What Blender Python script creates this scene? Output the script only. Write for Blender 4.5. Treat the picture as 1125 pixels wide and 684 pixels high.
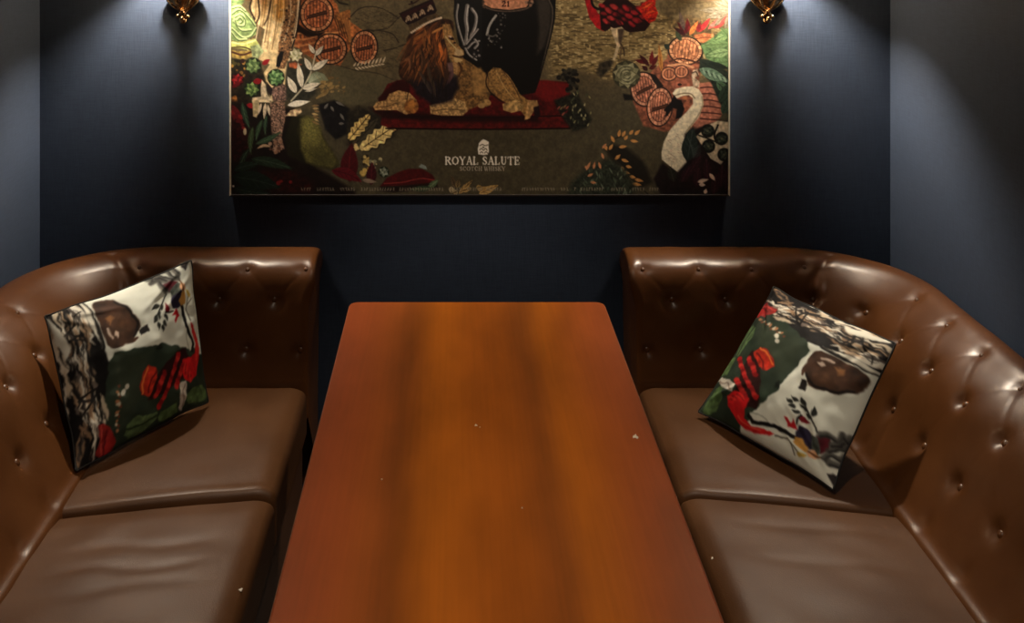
import bpy, math, random
import numpy as np

for o in list(bpy.data.objects):
    bpy.data.objects.remove(o, do_unlink=True)
SC = bpy.context.scene
C = SC.collection

# ---------------------------------------------------------------- camera, world, exposure, lamps
EYE = 1.71            # camera height in metres
cam_data = bpy.data.cameras.new('camera')
cam = bpy.data.objects.new('camera', cam_data)
C.objects.link(cam)
cam.location = (0, 0, EYE)
cam.rotation_euler = (math.pi / 2, 0, 0)
cam_data.sensor_width = 36.0
cam_data.lens = 1127 / 1125 * 36.0
cam_data.shift_x = 0.0582
cam_data.shift_y = -0.4018
cam_data.clip_start = 0.02
SC.camera = cam

SC.view_settings.view_transform = 'Standard'
SC.view_settings.look = 'None'
SC.view_settings.gamma = 1.0
SC.view_settings.use_curve_mapping = False
SC.view_settings.exposure = 0.0

world = bpy.data.worlds.new('world')
SC.world = world
world.use_nodes = True
bg = world.node_tree.nodes['Background']
bg.inputs[0].default_value = (1.0, 0.80, 0.60, 1)
bg.inputs[1].default_value = 0.012

SCONCE_POWER = 68.0           # watts, bulb inside each sconce shade
SCONCE_COLOUR = (1.0, 0.88, 0.72)
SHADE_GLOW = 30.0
DOWNLIGHT_POWER = 72.0
PICTURE_FILL_POWER = 66.0
PRINT_GAIN = 1.0              # strength of the poster inks
CLOTH_GAIN = 1.0


def spot(name, loc, target, power, colour, size, blend, radius):
    d = bpy.data.lights.new(name, 'SPOT')
    d.energy = power
    d.color = colour
    d.spot_size = math.radians(size)
    d.spot_blend = blend
    d.shadow_soft_size = radius
    o = bpy.data.objects.new(name, d)
    C.objects.link(o)
    o.location = loc
    v = [t - l for t, l in zip(target, loc)]
    from mathutils import Vector
    o.rotation_euler = Vector(v).to_track_quat('-Z', 'Y').to_euler()
    return o


# recessed ceiling downlight over the near half of the table (its fixture is built with the ceiling)
DOWN = (0.06, 1.10, 2.44)
spot('downlight_lamp', DOWN, (0.06, 1.35, 0.0), DOWNLIGHT_POWER, (1.0, 0.84, 0.66), 92, 0.8, 0.05)

# added fill spot at the ceiling, brightening the middle of the picture
PIC_FILL = (0.06, 1.42, 2.44)
spot('picture_fill', PIC_FILL, (0.07, 2.85, 1.56), PICTURE_FILL_POWER, (1.0, 0.86, 0.70), 43, 0.6, 0.03)

# ---------------------------------------------------------------- room measures (metres)
WALL_Y = 2.88
WALL_L, WALL_R = -1.158, 1.229
CEIL = 2.50
FRONT_Y = -1.2
MID = 0.052           # the booth is symmetric about this x

# ---------------------------------------------------------------- helpers


def lin(c):
    c = np.asarray(c, dtype=float) / 255.0
    return np.where(c <= 0.04045, c / 12.92, ((c + 0.055) / 1.055) ** 2.4)


def link_mesh(name, V, F, mat=None, parent=None, smooth=True):
    """one mesh object from numpy verts (n,3) and a list / array of faces"""
    me = bpy.data.meshes.new(name)
    V = np.asarray(V, dtype=np.float32).reshape(-1, 3)
    if isinstance(F, np.ndarray):
        n, k = F.shape
        me.vertices.add(len(V))
        me.vertices.foreach_set('co', V.ravel())
        me.loops.add(n * k)
        me.loops.foreach_set('vertex_index', F.astype(np.int32).ravel())
        me.polygons.add(n)
        me.polygons.foreach_set('loop_start', np.arange(0, n * k, k, dtype=np.int32))
        me.update(calc_edges=True)
        me.validate()
    else:
        me.from_pydata([tuple(map(float, v)) for v in V], [], F)
        me.update()
    if smooth:
        me.polygons.foreach_set('use_smooth', np.ones(len(me.polygons), dtype=bool))
    if mat:
        me.materials.append(mat)
    o = bpy.data.objects.new(name, me)
    C.objects.link(o)
    if parent:
        o.parent = parent
    return o


def grid_faces(n, m, closed_m=False, flip=False, base=0):
    i = np.arange(n - 1)[:, None]
    j = np.arange(m if closed_m else m - 1)[None, :]
    j2 = (j + 1) % m
    a = i * m + j
    b = i * m + j2
    c = (i + 1) * m + j2
    d = (i + 1) * m + j
    F = np.stack([a, b, c, d], -1).reshape(-1, 4) + base
    return F[:, ::-1] if flip else F


def weld(V, F, eps=1e-6):
    """merge equal vertices of a soup of quads"""
    key = np.round(V / eps).astype(np.int64)
    _, first, inv = np.unique(key, axis=0, return_index=True, return_inverse=True)
    inv = inv.reshape(-1)
    return V[first], inv[F]


def rbox(size, r, step):
    """dense rounded box centred on the origin (verts, quads)"""
    h = np.array(size) / 2.0
    VS, FS, base = [], [], 0
    for ax in range(3):
        u, v = (ax + 1) % 3, (ax + 2) % 3
        nu = max(2, int(round(size[u] / step)) + 1)
        nv = max(2, int(round(size[v] / step)) + 1)

        def ticks(hh, n):
            a = np.linspace(-hh + r, hh - r, n)
            e = r * (1 - np.cos(np.linspace(0, math.pi / 2, 6)))[:-1]
            e = r * np.tan(np.linspace(0, math.pi / 4, 6))[1:]
            return np.concatenate([(-hh + r - e)[::-1], a, hh - r + e])
        tu, tv = ticks(h[u], nu), ticks(h[v], nv)
        for sgn in (-1, 1):
            P = np.zeros((len(tu), len(tv), 3))
            P[..., u] = tu[:, None]
            P[..., v] = tv[None, :]
            P[..., ax] = sgn * h[ax]
            VS.append(P.reshape(-1, 3))
            FS.append(grid_faces(len(tu), len(tv), flip=(sgn > 0), base=base)[:, ::-1])
            base += len(VS[-1])
    V = np.concatenate(VS)
    F = np.concatenate(FS)
    V, F = weld(V, F, 1e-5)
    q = np.clip(V, -(h - r), h - r)
    d = V - q
    L = np.linalg.norm(d, axis=1, keepdims=True)
    V = np.where(L > 1e-9, q + d / np.maximum(L, 1e-9) * r, V)
    return V, F


def lathe(profile, seg=32, centre=(0, 0, 0), ribs=0, rib_amp=0.0):
    """surface of revolution about z; profile = [(r, z), ...] bottom to top"""
    pr = np.array(profile, dtype=float)
    a = np.linspace(0, 2 * math.pi, seg, endpoint=False)
    k = 1 + (rib_amp * np.abs(np.cos(ribs * a / 2)) if ribs else 0 * a)
    V = np.stack([pr[:, 0][:, None] * (np.cos(a) * k)[None, :],
                  pr[:, 0][:, None] * (np.sin(a) * k)[None, :],
                  np.repeat(pr[:, 1][:, None], seg, 1)], -1)
    V = V + np.array(centre)
    return V.reshape(-1, 3), grid_faces(len(pr), seg, closed_m=True)


def tube(points, radius, seg=12, smooth_n=0):
    P = np.array(points, dtype=float)
    if smooth_n:
        P = catmull(P, smooth_n)
    R = np.interp(np.linspace(0, 1, len(P)), np.linspace(0, 1, len(np.atleast_1d(radius))), np.atleast_1d(radius))
    T = np.gradient(P, axis=0)
    T /= np.linalg.norm(T, axis=1, keepdims=True) + 1e-12
    ref = np.array([0.31, 0.17, 0.93])
    N = np.cross(T, ref)
    N /= np.linalg.norm(N, axis=1, keepdims=True)
    B = np.cross(T, N)
    a = np.linspace(0, 2 * math.pi, seg, endpoint=False)
    V = P[:, None, :] + R[:, None, None] * (np.cos(a)[None, :, None] * N[:, None, :] + np.sin(a)[None, :, None] * B[:, None, :])
    V = V.reshape(-1, 3)
    F = grid_faces(len(P), seg, closed_m=True).tolist()
    n = len(P)
    F.append(list(range(seg))[::-1])
    F.append([(n - 1) * seg + k for k in range(seg)])
    return V, F


def ball(c, r, seg=16, squash=(1, 1, 1)):
    t = np.linspace(0.001, math.pi - 0.001, seg // 2 + 1)
    V, F = lathe([(r * math.sin(x), -r * math.cos(x)) for x in t], seg)
    return V * np.array(squash) + np.array(c), F


def merge(*parts):
    VS, FS, b = [], [], 0
    for V, F in parts:
        VS.append(np.asarray(V))
        FS += [[int(i) + b for i in f] for f in (F.tolist() if isinstance(F, np.ndarray) else F)]
        b += len(V)
    return np.concatenate(VS), FS


def catmull(P, n):
    P = np.asarray(P, dtype=float)
    Q = np.vstack([2 * P[0] - P[1], P, 2 * P[-1] - P[-2]])
    out = []
    for i in range(1, len(Q) - 2):
        t = np.linspace(0, 1, n, endpoint=False)[:, None]
        p0, p1, p2, p3 = Q[i - 1], Q[i], Q[i + 1], Q[i + 2]
        out.append(0.5 * (2 * p1 + (p2 - p0) * t + (2 * p0 - 5 * p1 + 4 * p2 - p3) * t ** 2 + (3 * p1 - p0 - 3 * p2 + p3) * t ** 3))
    out.append(P[-1:])
    return np.concatenate(out)


def sstep(a, b, x):
    t = np.clip((x - a) / (b - a), 0, 1)
    return t * t * (3 - 2 * t)


def vnoise(x, y, seed=0):
    """smooth value noise on arrays, range 0..1"""
    xi, yi = np.floor(x).astype(np.int64), np.floor(y).astype(np.int64)
    fx, fy = x - xi, y - yi
    fx, fy = fx * fx * (3 - 2 * fx), fy * fy * (3 - 2 * fy)

    def h(a, b):
        n = (a * 374761393 + b * 668265263 + seed * 974634539) & 0xFFFFFFFF
        n = ((n ^ (n >> 13)) * 1274126177) & 0xFFFFFFFF
        return ((n ^ (n >> 16)) & 0xFFFF) / 65535.0
    return (h(xi, yi) * (1 - fx) + h(xi + 1, yi) * fx) * (1 - fy) + (h(xi, yi + 1) * (1 - fx) + h(xi + 1, yi + 1) * fx) * fy


def thing(name, label, cat, loc=(0, 0, 0), group=None):
    o = bpy.data.objects.new(name, None)
    o.empty_display_size = 0.1
    C.objects.link(o)
    o.location = loc
    o['label'] = label
    o['category'] = cat
    if group:
        o['group'] = group
    return o


def put(o, root):
    """parent to root keeping the world-space mesh where it was written"""
    o.parent = root
    p = root
    off = [0, 0, 0]
    while p is not None:
        off = [a + b for a, b in zip(off, p.location)]
        p = p.parent
    o.location = (-off[0], -off[1], -off[2])
    return o


def part(name, V, F, mat, root, smooth=True):
    return put(link_mesh(name, V, F, mat, None, smooth), root)


def structure(name, V, F, mat):
    o = link_mesh(name, V, F, mat, None, False)
    o['kind'] = 'structure'
    return o


# ---------------------------------------------------------------- materials


def material(name, colour, rough=0.5, metal=0.0, spec=0.5, coat=0.0, coat_rough=0.2):
    m = bpy.data.materials.new(name)
    m.use_nodes = True
    b = m.node_tree.nodes['Principled BSDF']
    b.inputs['Base Color'].default_value = (*colour, 1)
    b.inputs['Roughness'].default_value = rough
    b.inputs['Metallic'].default_value = metal
    b.inputs['Specular IOR Level'].default_value = spec
    b.inputs['Coat Weight'].default_value = coat
    b.inputs['Coat Roughness'].default_value = coat_rough
    return m, m.node_tree, b


def nn(nt, kind, **kw):
    n = nt.nodes.new(kind)
    for k, v in kw.items():
        setattr(n, k, v)
    return n


def noise_bump(nt, b, scale, strength, distance=0.01, detail=4, kind='noise', stretch=None):
    tc = nn(nt, 'ShaderNodeTexCoord')
    src = tc.outputs['Object']
    if stretch:
        mp = nn(nt, 'ShaderNodeMapping')
        mp.inputs['Scale'].default_value = stretch
        nt.links.new(src, mp.inputs['Vector'])
        src = mp.outputs[0]
    if kind == 'noise':
        t = nn(nt, 'ShaderNodeTexNoise')
        t.inputs['Detail'].default_value = detail
        out = t.outputs[0]
    else:
        t = nn(nt, 'ShaderNodeTexVoronoi')
        out = t.outputs['Distance']
    t.inputs['Scale'].default_value = scale
    nt.links.new(src, t.inputs['Vector'])
    bp = nn(nt, 'ShaderNodeBump')
    bp.inputs['Strength'].default_value = strength
    bp.inputs['Distance'].default_value = distance
    nt.links.new(out, bp.inputs['Height'])
    nt.links.new(bp.outputs[0], b.inputs['Normal'])
    return src, out, bp


def colour_mix(nt, b, fac, stops):
    r = nn(nt, 'ShaderNodeValToRGB')
    el = r.color_ramp.elements
    while len(el) < len(stops):
        el.new(0.5)
    for e, (p, c) in zip(el, stops):
        e.position = p
        e.color = (*c, 1)
    nt.links.new(fac, r.inputs[0])
    nt.links.new(r.outputs[0], b.inputs['Base Color'])
    return r


# wallpaper: dark slate navy with a fine woven grain
def wall_material():
    m, nt, b = material('woven_wallpaper', (0.05, 0.057, 0.072), 0.7, spec=0.12)
    tc = nn(nt, 'ShaderNodeTexCoord')
    outs = []
    for s in ((900, 900, 60), (60, 60, 900)):
        mp = nn(nt, 'ShaderNodeMapping')
        mp.inputs['Scale'].default_value = s
        nt.links.new(tc.outputs['Object'], mp.inputs['Vector'])
        t = nn(nt, 'ShaderNodeTexNoise')
        t.inputs['Scale'].default_value = 0.45
        t.inputs['Detail'].default_value = 2
        nt.links.new(mp.outputs[0], t.inputs['Vector'])
        outs.append(t.outputs[0])
    ad = nn(nt, 'ShaderNodeMath', operation='ADD')
    nt.links.new(outs[0], ad.inputs[0])
    nt.links.new(outs[1], ad.inputs[1])
    hf = nn(nt, 'ShaderNodeMath', operation='MULTIPLY')
    hf.inputs[1].default_value = 0.5
    nt.links.new(ad.outputs[0], hf.inputs[0])
    colour_mix(nt, b, hf.outputs[0], [(0.3, (0.031, 0.042, 0.068)), (0.7, (0.043, 0.058, 0.091))])
    bp = nn(nt, 'ShaderNodeBump')
    bp.inputs['Strength'].default_value = 0.25
    bp.inputs['Distance'].default_value = 0.0015
    nt.links.new(hf.outputs[0], bp.inputs['Height'])
    nt.links.new(bp.outputs[0], b.inputs['Normal'])
    return m


def leather_material(name, dark, light, rough, bump=0.12, spec=0.5, coat=0.22):
    m, nt, b = material(name, light, rough, spec=spec, coat=coat, coat_rough=0.22)
    src, out, bp = noise_bump(nt, b, 420, bump, 0.0012, 3)
    t = nn(nt, 'ShaderNodeTexNoise')
    t.inputs['Scale'].default_value = 7
    t.inputs['Detail'].default_value = 5
    nt.links.new(src, t.inputs['Vector'])
    colour_mix(nt, b, t.outputs[0], [(0.3, dark), (0.7, light)])
    mr = nn(nt, 'ShaderNodeMapRange')
    mr.inputs['To Min'].default_value = rough - 0.06
    mr.inputs['To Max'].default_value = rough + 0.10
    nt.links.new(t.outputs[0], mr.inputs[0])
    nt.links.new(mr.outputs[0], b.inputs['Roughness'])
    return m


def wood_material():
    """cherry-stained veneer: leaves of veneer run along y, each with its own tone"""
    m, nt, b = material('cherry_veneer', (0.3, 0.09, 0.02), 0.36, spec=0.16, coat=0.04, coat_rough=0.25)
    tc = nn(nt, 'ShaderNodeTexCoord')
    sep = nn(nt, 'ShaderNodeSeparateXYZ')
    nt.links.new(tc.outputs['Object'], sep.inputs[0])
    # wander of the veneer joints
    mp = nn(nt, 'ShaderNodeMapping')
    mp.inputs['Scale'].default_value = (2.5, 1.3, 1)
    nt.links.new(tc.outputs['Object'], mp.inputs['Vector'])
    wn = nn(nt, 'ShaderNodeTexNoise')
    wn.inputs['Scale'].default_value = 2.2
    wn.inputs['Detail'].default_value = 3
    nt.links.new(mp.outputs[0], wn.inputs['Vector'])
    sc = nn(nt, 'ShaderNodeMath', operation='MULTIPLY_ADD')
    sc.inputs[1].default_value = 0.04
    sc.inputs[2].default_value = -0.02
    nt.links.new(wn.outputs[0], sc.inputs[0])
    ax = nn(nt, 'ShaderNodeMath', operation='ADD')
    nt.links.new(sep.outputs[0], ax.inputs[0])
    nt.links.new(sc.outputs[0], ax.inputs[1])
    mr = nn(nt, 'ShaderNodeMapRange')
    mr.inputs['From Min'].default_value = -0.302
    mr.inputs['From Max'].default_value = 0.302
    nt.links.new(ax.outputs[0], mr.inputs[0])
    ramp = colour_mix(nt, b, mr.outputs[0], [  # yellower middle and redder sides also paint in the overhead lamp's pool
        (0.00, (0.215, 0.044, 0.013)), (0.13, (0.250, 0.057, 0.012)), (0.20, (0.262, 0.066, 0.011)),
        (0.265, (0.165, 0.043, 0.008)), (0.35, (0.415, 0.112, 0.008)), (0.46, (0.335, 0.086, 0.008)),
        (0.57, (0.335, 0.085, 0.008)), (0.655, (0.172, 0.046, 0.008)), (0.70, (0.275, 0.074, 0.009)),
        (0.755, (0.415, 0.112, 0.008)), (0.86, (0.270, 0.063, 0.011)), (1.00, (0.215, 0.046, 0.013))])
    ramp.color_ramp.interpolation = 'B_SPLINE'
    # fine grain
    mp2 = nn(nt, 'ShaderNodeMapping')
    mp2.inputs['Scale'].default_value = (160, 4, 1)
    nt.links.new(tc.outputs['Object'], mp2.inputs['Vector'])
    g = nn(nt, 'ShaderNodeTexNoise')
    g.inputs['Scale'].default_value = 1.0
    g.inputs['Detail'].default_value = 5
    nt.links.new(mp2.outputs[0], g.inputs['Vector'])
    gm = nn(nt, 'ShaderNodeMapRange')
    gm.inputs['To Min'].default_value = 0.86
    gm.inputs['To Max'].default_value = 1.14
    nt.links.new(g.outputs[0], gm.inputs[0])
    mx = nn(nt, 'ShaderNodeMix', data_type='RGBA', blend_type='MULTIPLY')
    mx.inputs['Factor'].default_value = 1.0
    nt.links.new(ramp.outputs[0], mx.inputs['A'])
    nt.links.new(gm.outputs[0], mx.inputs['B'])
    nt.links.new(mx.outputs['Result'], b.inputs['Base Color'])
    # cloudy variation of the stain
    cn = nn(nt, 'ShaderNodeTexNoise')
    cn.inputs['Scale'].default_value = 3.2
    cn.inputs['Detail'].default_value = 4
    mp3 = nn(nt, 'ShaderNodeMapping')
    mp3.inputs['Scale'].default_value = (2.6, 0.8, 1)
    nt.links.new(tc.outputs['Object'], mp3.inputs['Vector'])
    nt.links.new(mp3.outputs[0], cn.inputs['Vector'])
    cr = nn(nt, 'ShaderNodeMapRange')
    cr.inputs['From Min'].default_value = 0.3
    cr.inputs['From Max'].default_value = 0.7
    cr.inputs['To Min'].default_value = 0.72
    cr.inputs['To Max'].default_value = 1.15
    nt.links.new(cn.outputs[0], cr.inputs[0])
    m2 = nn(nt, 'ShaderNodeMix', data_type='RGBA', blend_type='MULTIPLY')
    m2.inputs['Factor'].default_value = 1.0
    nt.links.new(mx.outputs['Result'], m2.inputs['A'])
    nt.links.new(cr.outputs[0], m2.inputs['B'])
    nt.links.new(m2.outputs['Result'], b.inputs['Base Color'])
    # greasy patches in the lacquer
    pn = nn(nt, 'ShaderNodeTexNoise')
    pn.inputs['Scale'].default_value = 6
    pn.inputs['Detail'].default_value = 6
    nt.links.new(tc.outputs['Object'], pn.inputs['Vector'])
    pr = nn(nt, 'ShaderNodeMapRange')
    pr.inputs['To Min'].default_value = 0.28
    pr.inputs['To Max'].default_value = 0.46
    nt.links.new(pn.outputs[0], pr.inputs[0])
    nt.links.new(pr.outputs[0], b.inputs['Roughness'])
    return m


def print_material(name, rough, weave, spec=0.3):
    m, nt, b = material(name, (0.5, 0.5, 0.5), rough, spec=spec)
    at = nn(nt, 'ShaderNodeAttribute')
    at.attribute_name = 'print'
    nt.links.new(at.outputs['Color'], b.inputs['Base Color'])
    noise_bump(nt, b, 900, weave, 0.0008, 2)
    return m


M_WALL = wall_material()
M_CEIL, nt_, b_ = material('ceiling_paint', (0.09, 0.085, 0.08), 0.8)
noise_bump(nt_, b_, 120, 0.1)
M_FLOOR, nt_, b_ = material('dark_floor_boards', (0.03, 0.022, 0.016), 0.5)
noise_bump(nt_, b_, 12, 0.15, stretch=(10, 1, 1))
M_LEATHER = leather_material('brown_leather', (0.070, 0.0235, 0.0058), (0.098, 0.0345, 0.0090), 0.34, 0.15, 0.40, 0.10)
M_SEAT = leather_material('worn_seat_leather', (0.064, 0.0255, 0.0085), (0.087, 0.0360, 0.0122), 0.43, 0.3, 0.26, 0.03)
M_BASE = leather_material('sofa_base_leather', (0.06, 0.024, 0.010), (0.085, 0.034, 0.014), 0.42)
M_WOOD = wood_material()
M_EDGE, nt_, b_ = material('table_edge_lacquer', (0.17, 0.055, 0.016), 0.35, coat=0.3)
noise_bump(nt_, b_, 60, 0.05)
M_IRON, nt_, b_ = material('black_cast_iron', (0.012, 0.012, 0.013), 0.5, metal=0.6)
noise_bump(nt_, b_, 150, 0.1)
M_BRASS, nt_, b_ = material('aged_brass', (0.52, 0.30, 0.12), 0.26, metal=1.0)
src_, out_, bp_ = noise_bump(nt_, b_, 90, 0.25, 0.001)
colour_mix(nt_, b_, out_, [(0.35, (0.20, 0.115, 0.055)), (0.6, (0.62, 0.42, 0.22))])
M_FRAME, nt_, b_ = material('pale_gilt_moulding', (0.72, 0.64, 0.48), 0.5, metal=0.0)
noise_bump(nt_, b_, 200, 0.1)
M_SHADED_RAIL, nt_, b_ = material('shade_painted_rail', (0.02, 0.015, 0.012), 0.5)  # bottom length of the frame, its shade painted into the colour
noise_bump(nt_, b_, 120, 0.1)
M_PRINT = print_material('poster_print', 0.55, 0.15, 0.25)
M_CLOTH = print_material('printed_cushion_cloth', 0.75, 0.25, 0.2)
M_SEAM, nt_, b_ = material('black_cushion_seam', (0.012, 0.012, 0.012), 0.8)
noise_bump(nt_, b_, 600, 0.3)
M_FLECK, nt_, b_ = material('pale_scuff_or_glint', (0.62, 0.55, 0.45), 0.5)
noise_bump(nt_, b_, 400, 0.3)
M_LINING, nt_, b_ = material('shade_lining', (0.12, 0.085, 0.045), 0.8)
noise_bump(nt_, b_, 300, 0.1)
M_CANDLE, nt_, b_ = material('ivory_candle_sleeve', (0.55, 0.48, 0.36), 0.5)
noise_bump(nt_, b_, 50, 0.1)
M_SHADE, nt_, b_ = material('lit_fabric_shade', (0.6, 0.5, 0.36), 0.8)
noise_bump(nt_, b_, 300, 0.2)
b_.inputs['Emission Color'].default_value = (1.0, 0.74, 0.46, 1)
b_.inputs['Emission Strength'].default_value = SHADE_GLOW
M_BULB, nt_, b_ = material('bulb_glass', (0.8, 0.8, 0.8), 0.3)
noise_bump(nt_, b_, 20, 0.02)

# ---------------------------------------------------------------- room shell


def slab(name, lo, hi, mat):
    lo, hi = np.array(lo), np.array(hi)
    V, F = rbox(hi - lo, 0.001, 10)
    return structure(name, V + (lo + hi) / 2, F, mat)


slab('wall_back', (WALL_L - 0.1, WALL_Y, 0), (WALL_R + 0.1, WALL_Y + 0.1, CEIL), M_WALL)
slab('wall_left', (WALL_L - 0.1, FRONT_Y, 0), (WALL_L, WALL_Y, CEIL), M_WALL)
slab('wall_right', (WALL_R, FRONT_Y, 0), (WALL_R + 0.1, WALL_Y, CEIL), M_WALL)
slab('floor', (WALL_L - 0.1, FRONT_Y, -0.1), (WALL_R + 0.1, WALL_Y + 0.1, 0), M_FLOOR)
slab('ceiling', (WALL_L - 0.1, FRONT_Y, CEIL), (WALL_R + 0.1, WALL_Y + 0.1, CEIL + 0.1), M_CEIL)

# ---------------------------------------------------------------- ceiling downlight and added picture spot
for (lx, ly, lz), lb in ((DOWN, 'small round recessed downlight in the ceiling over the near half of the table'), (PIC_FILL, 'small round ceiling spot added to brighten the framed picture')):
    V, F = lathe([(0.050, 0.0), (0.050, -0.012), (0.058, -0.016), (0.078, -0.012), (0.082, -0.004), (0.082, 0.0)], 40)
    dl = thing('ceiling_downlight', lb, 'ceiling light', (lx, ly, CEIL))
    part('trim_ring', V + np.array((lx, ly, CEIL)), F, M_BRASS, dl)

# ---------------------------------------------------------------- table


def rounded_plate(x0, x1, y0, y1, z0, z1, r, edge=0.003):
    """flat plate with corner radius r in plan and a small eased edge"""
    seg = 10
    ring = []
    for cx, cy, a0 in ((x1 - r, y1 - r, 0), (x0 + r, y1 - r, 90), (x0 + r, y0 + r, 180), (x1 - r, y0 + r, 270)):
        for k in range(seg + 1):
            a = math.radians(a0 + 90 * k / seg)
            ring.append((cx + r * math.cos(a), cy + r * math.sin(a), math.cos(a), math.sin(a)))
    n = len(ring)
    V, lev = [], []
    for inset, z in ((edge, z0), (edge * 0.3, z0 + edge * 0.3), (0, z0 + edge), (0, z1 - edge), (edge * 0.3, z1 - edge * 0.3), (edge, z1)):
        V += [(x - cx * inset, y - cy * inset, z) for x, y, cx, cy in ring]
    F = grid_faces(6, n, closed_m=True).tolist()
    F.append(list(range(n))[::-1])
    F.append([5 * n + k for k in range(n)])
    return np.array(V), F


TX, TZ = 0.0585, 0.75
TX0, TX1, TY0, TY1 = -0.2445, 0.3615, 1.18, 2.452
tbl = thing('dining_table', 'long reddish-brown cherry wood table standing between the two leather sofas', 'table', (TX, 1.8, 0))
V, F = rounded_plate(TX0, TX1, TY0, TY1, TZ - 0.032, TZ, 0.022)
o = link_mesh('tabletop', V - np.array((TX, 1.8, 0)), F, M_WOOD, None, False)
o.parent = tbl
# thin lipping round the edge of the top
V, F = rounded_plate(TX0 - 0.0015, TX1 + 0.0015, TY0 - 0.0015, TY1 + 0.0015, TZ - 0.036, TZ - 0.0022, 0.0235)
lip = part('edge_lipping', V, F, M_EDGE, tbl, False)
for yb in (1.50, 2.14):
    V, F = lathe([(0.0, 0.0), (0.185, 0.0), (0.19, 0.008), (0.185, 0.018), (0.06, 0.035), (0.042, 0.06), (0.036, 0.10),
                  (0.036, 0.62), (0.05, 0.66), (0.11, 0.69), (0.12, 0.713), (0.0, 0.713)], 36, (TX, yb, 0))
    part('pedestal_leg', V, F, M_IRON, tbl)
rng = random.Random(4)


def fleck(x, y, z, r, seed):
    """small irregular chip of a scuffed finish; on the seats a painted glint"""
    g = random.Random(seed)
    V, F = ball((0, 0, 0), 1, 10)
    ph = g.random() * 6
    a = np.arctan2(V[:, 1], V[:, 0])
    k = 1 + 0.35 * np.sin(3 * a + ph) + 0.2 * np.sin(5 * a + 2 * ph)
    V = np.stack([x + r * k * V[:, 0], y + r * 1.3 * k * V[:, 1], z + 0.0012 * V[:, 2]], -1)
    return V, F


for k, (x, y, r) in enumerate(((0.043, 1.875, 0.0026), (0.050, 1.868, 0.0011), (0.3275, 1.835, 0.0052), (-0.117, 1.70, 0.0013), (0.11, 1.62, 0.0012))):
    V, F = fleck(x, y, TZ + 0.0001, r, 40 + k)
    s = part('scuff_or_glint', V, F, M_FLECK, tbl)
    s['label'] = 'small pale scuff on the table top'

# ---------------------------------------------------------------- tufted sofas
Y_BACK = 2.63         # seat / backrest junction along the back wall
X_END = 0.479         # free end of the sofa and front of its seat
X_SIDE = 0.905        # seat / backrest junction along the side wall
R_IN = 0.10           # inner corner radius in plan
Y_NEAR = 1.15         # near end of the sofa, outside the frame

PROF_A = np.array([(.022, .36), (.024, .45), (.028, .478), (.036, .538), (.041, .666), (.064, .742), (.125, .766), (.185, .757), (.226, .715), (.243, .64), (.243, .08)])
PROF_B = np.array([(-.004, .36), (0.0, .45), (.028, .478), (.082, .562), (.142, .678), (.222, .742), (.262, .760), (.291, .750), (.309, .71), (.313, .64), (.313, .08)])
ROW = {4: 2, 3: 3, 2: 4, 1: 5}      # tuft row -> profile knot


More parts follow.
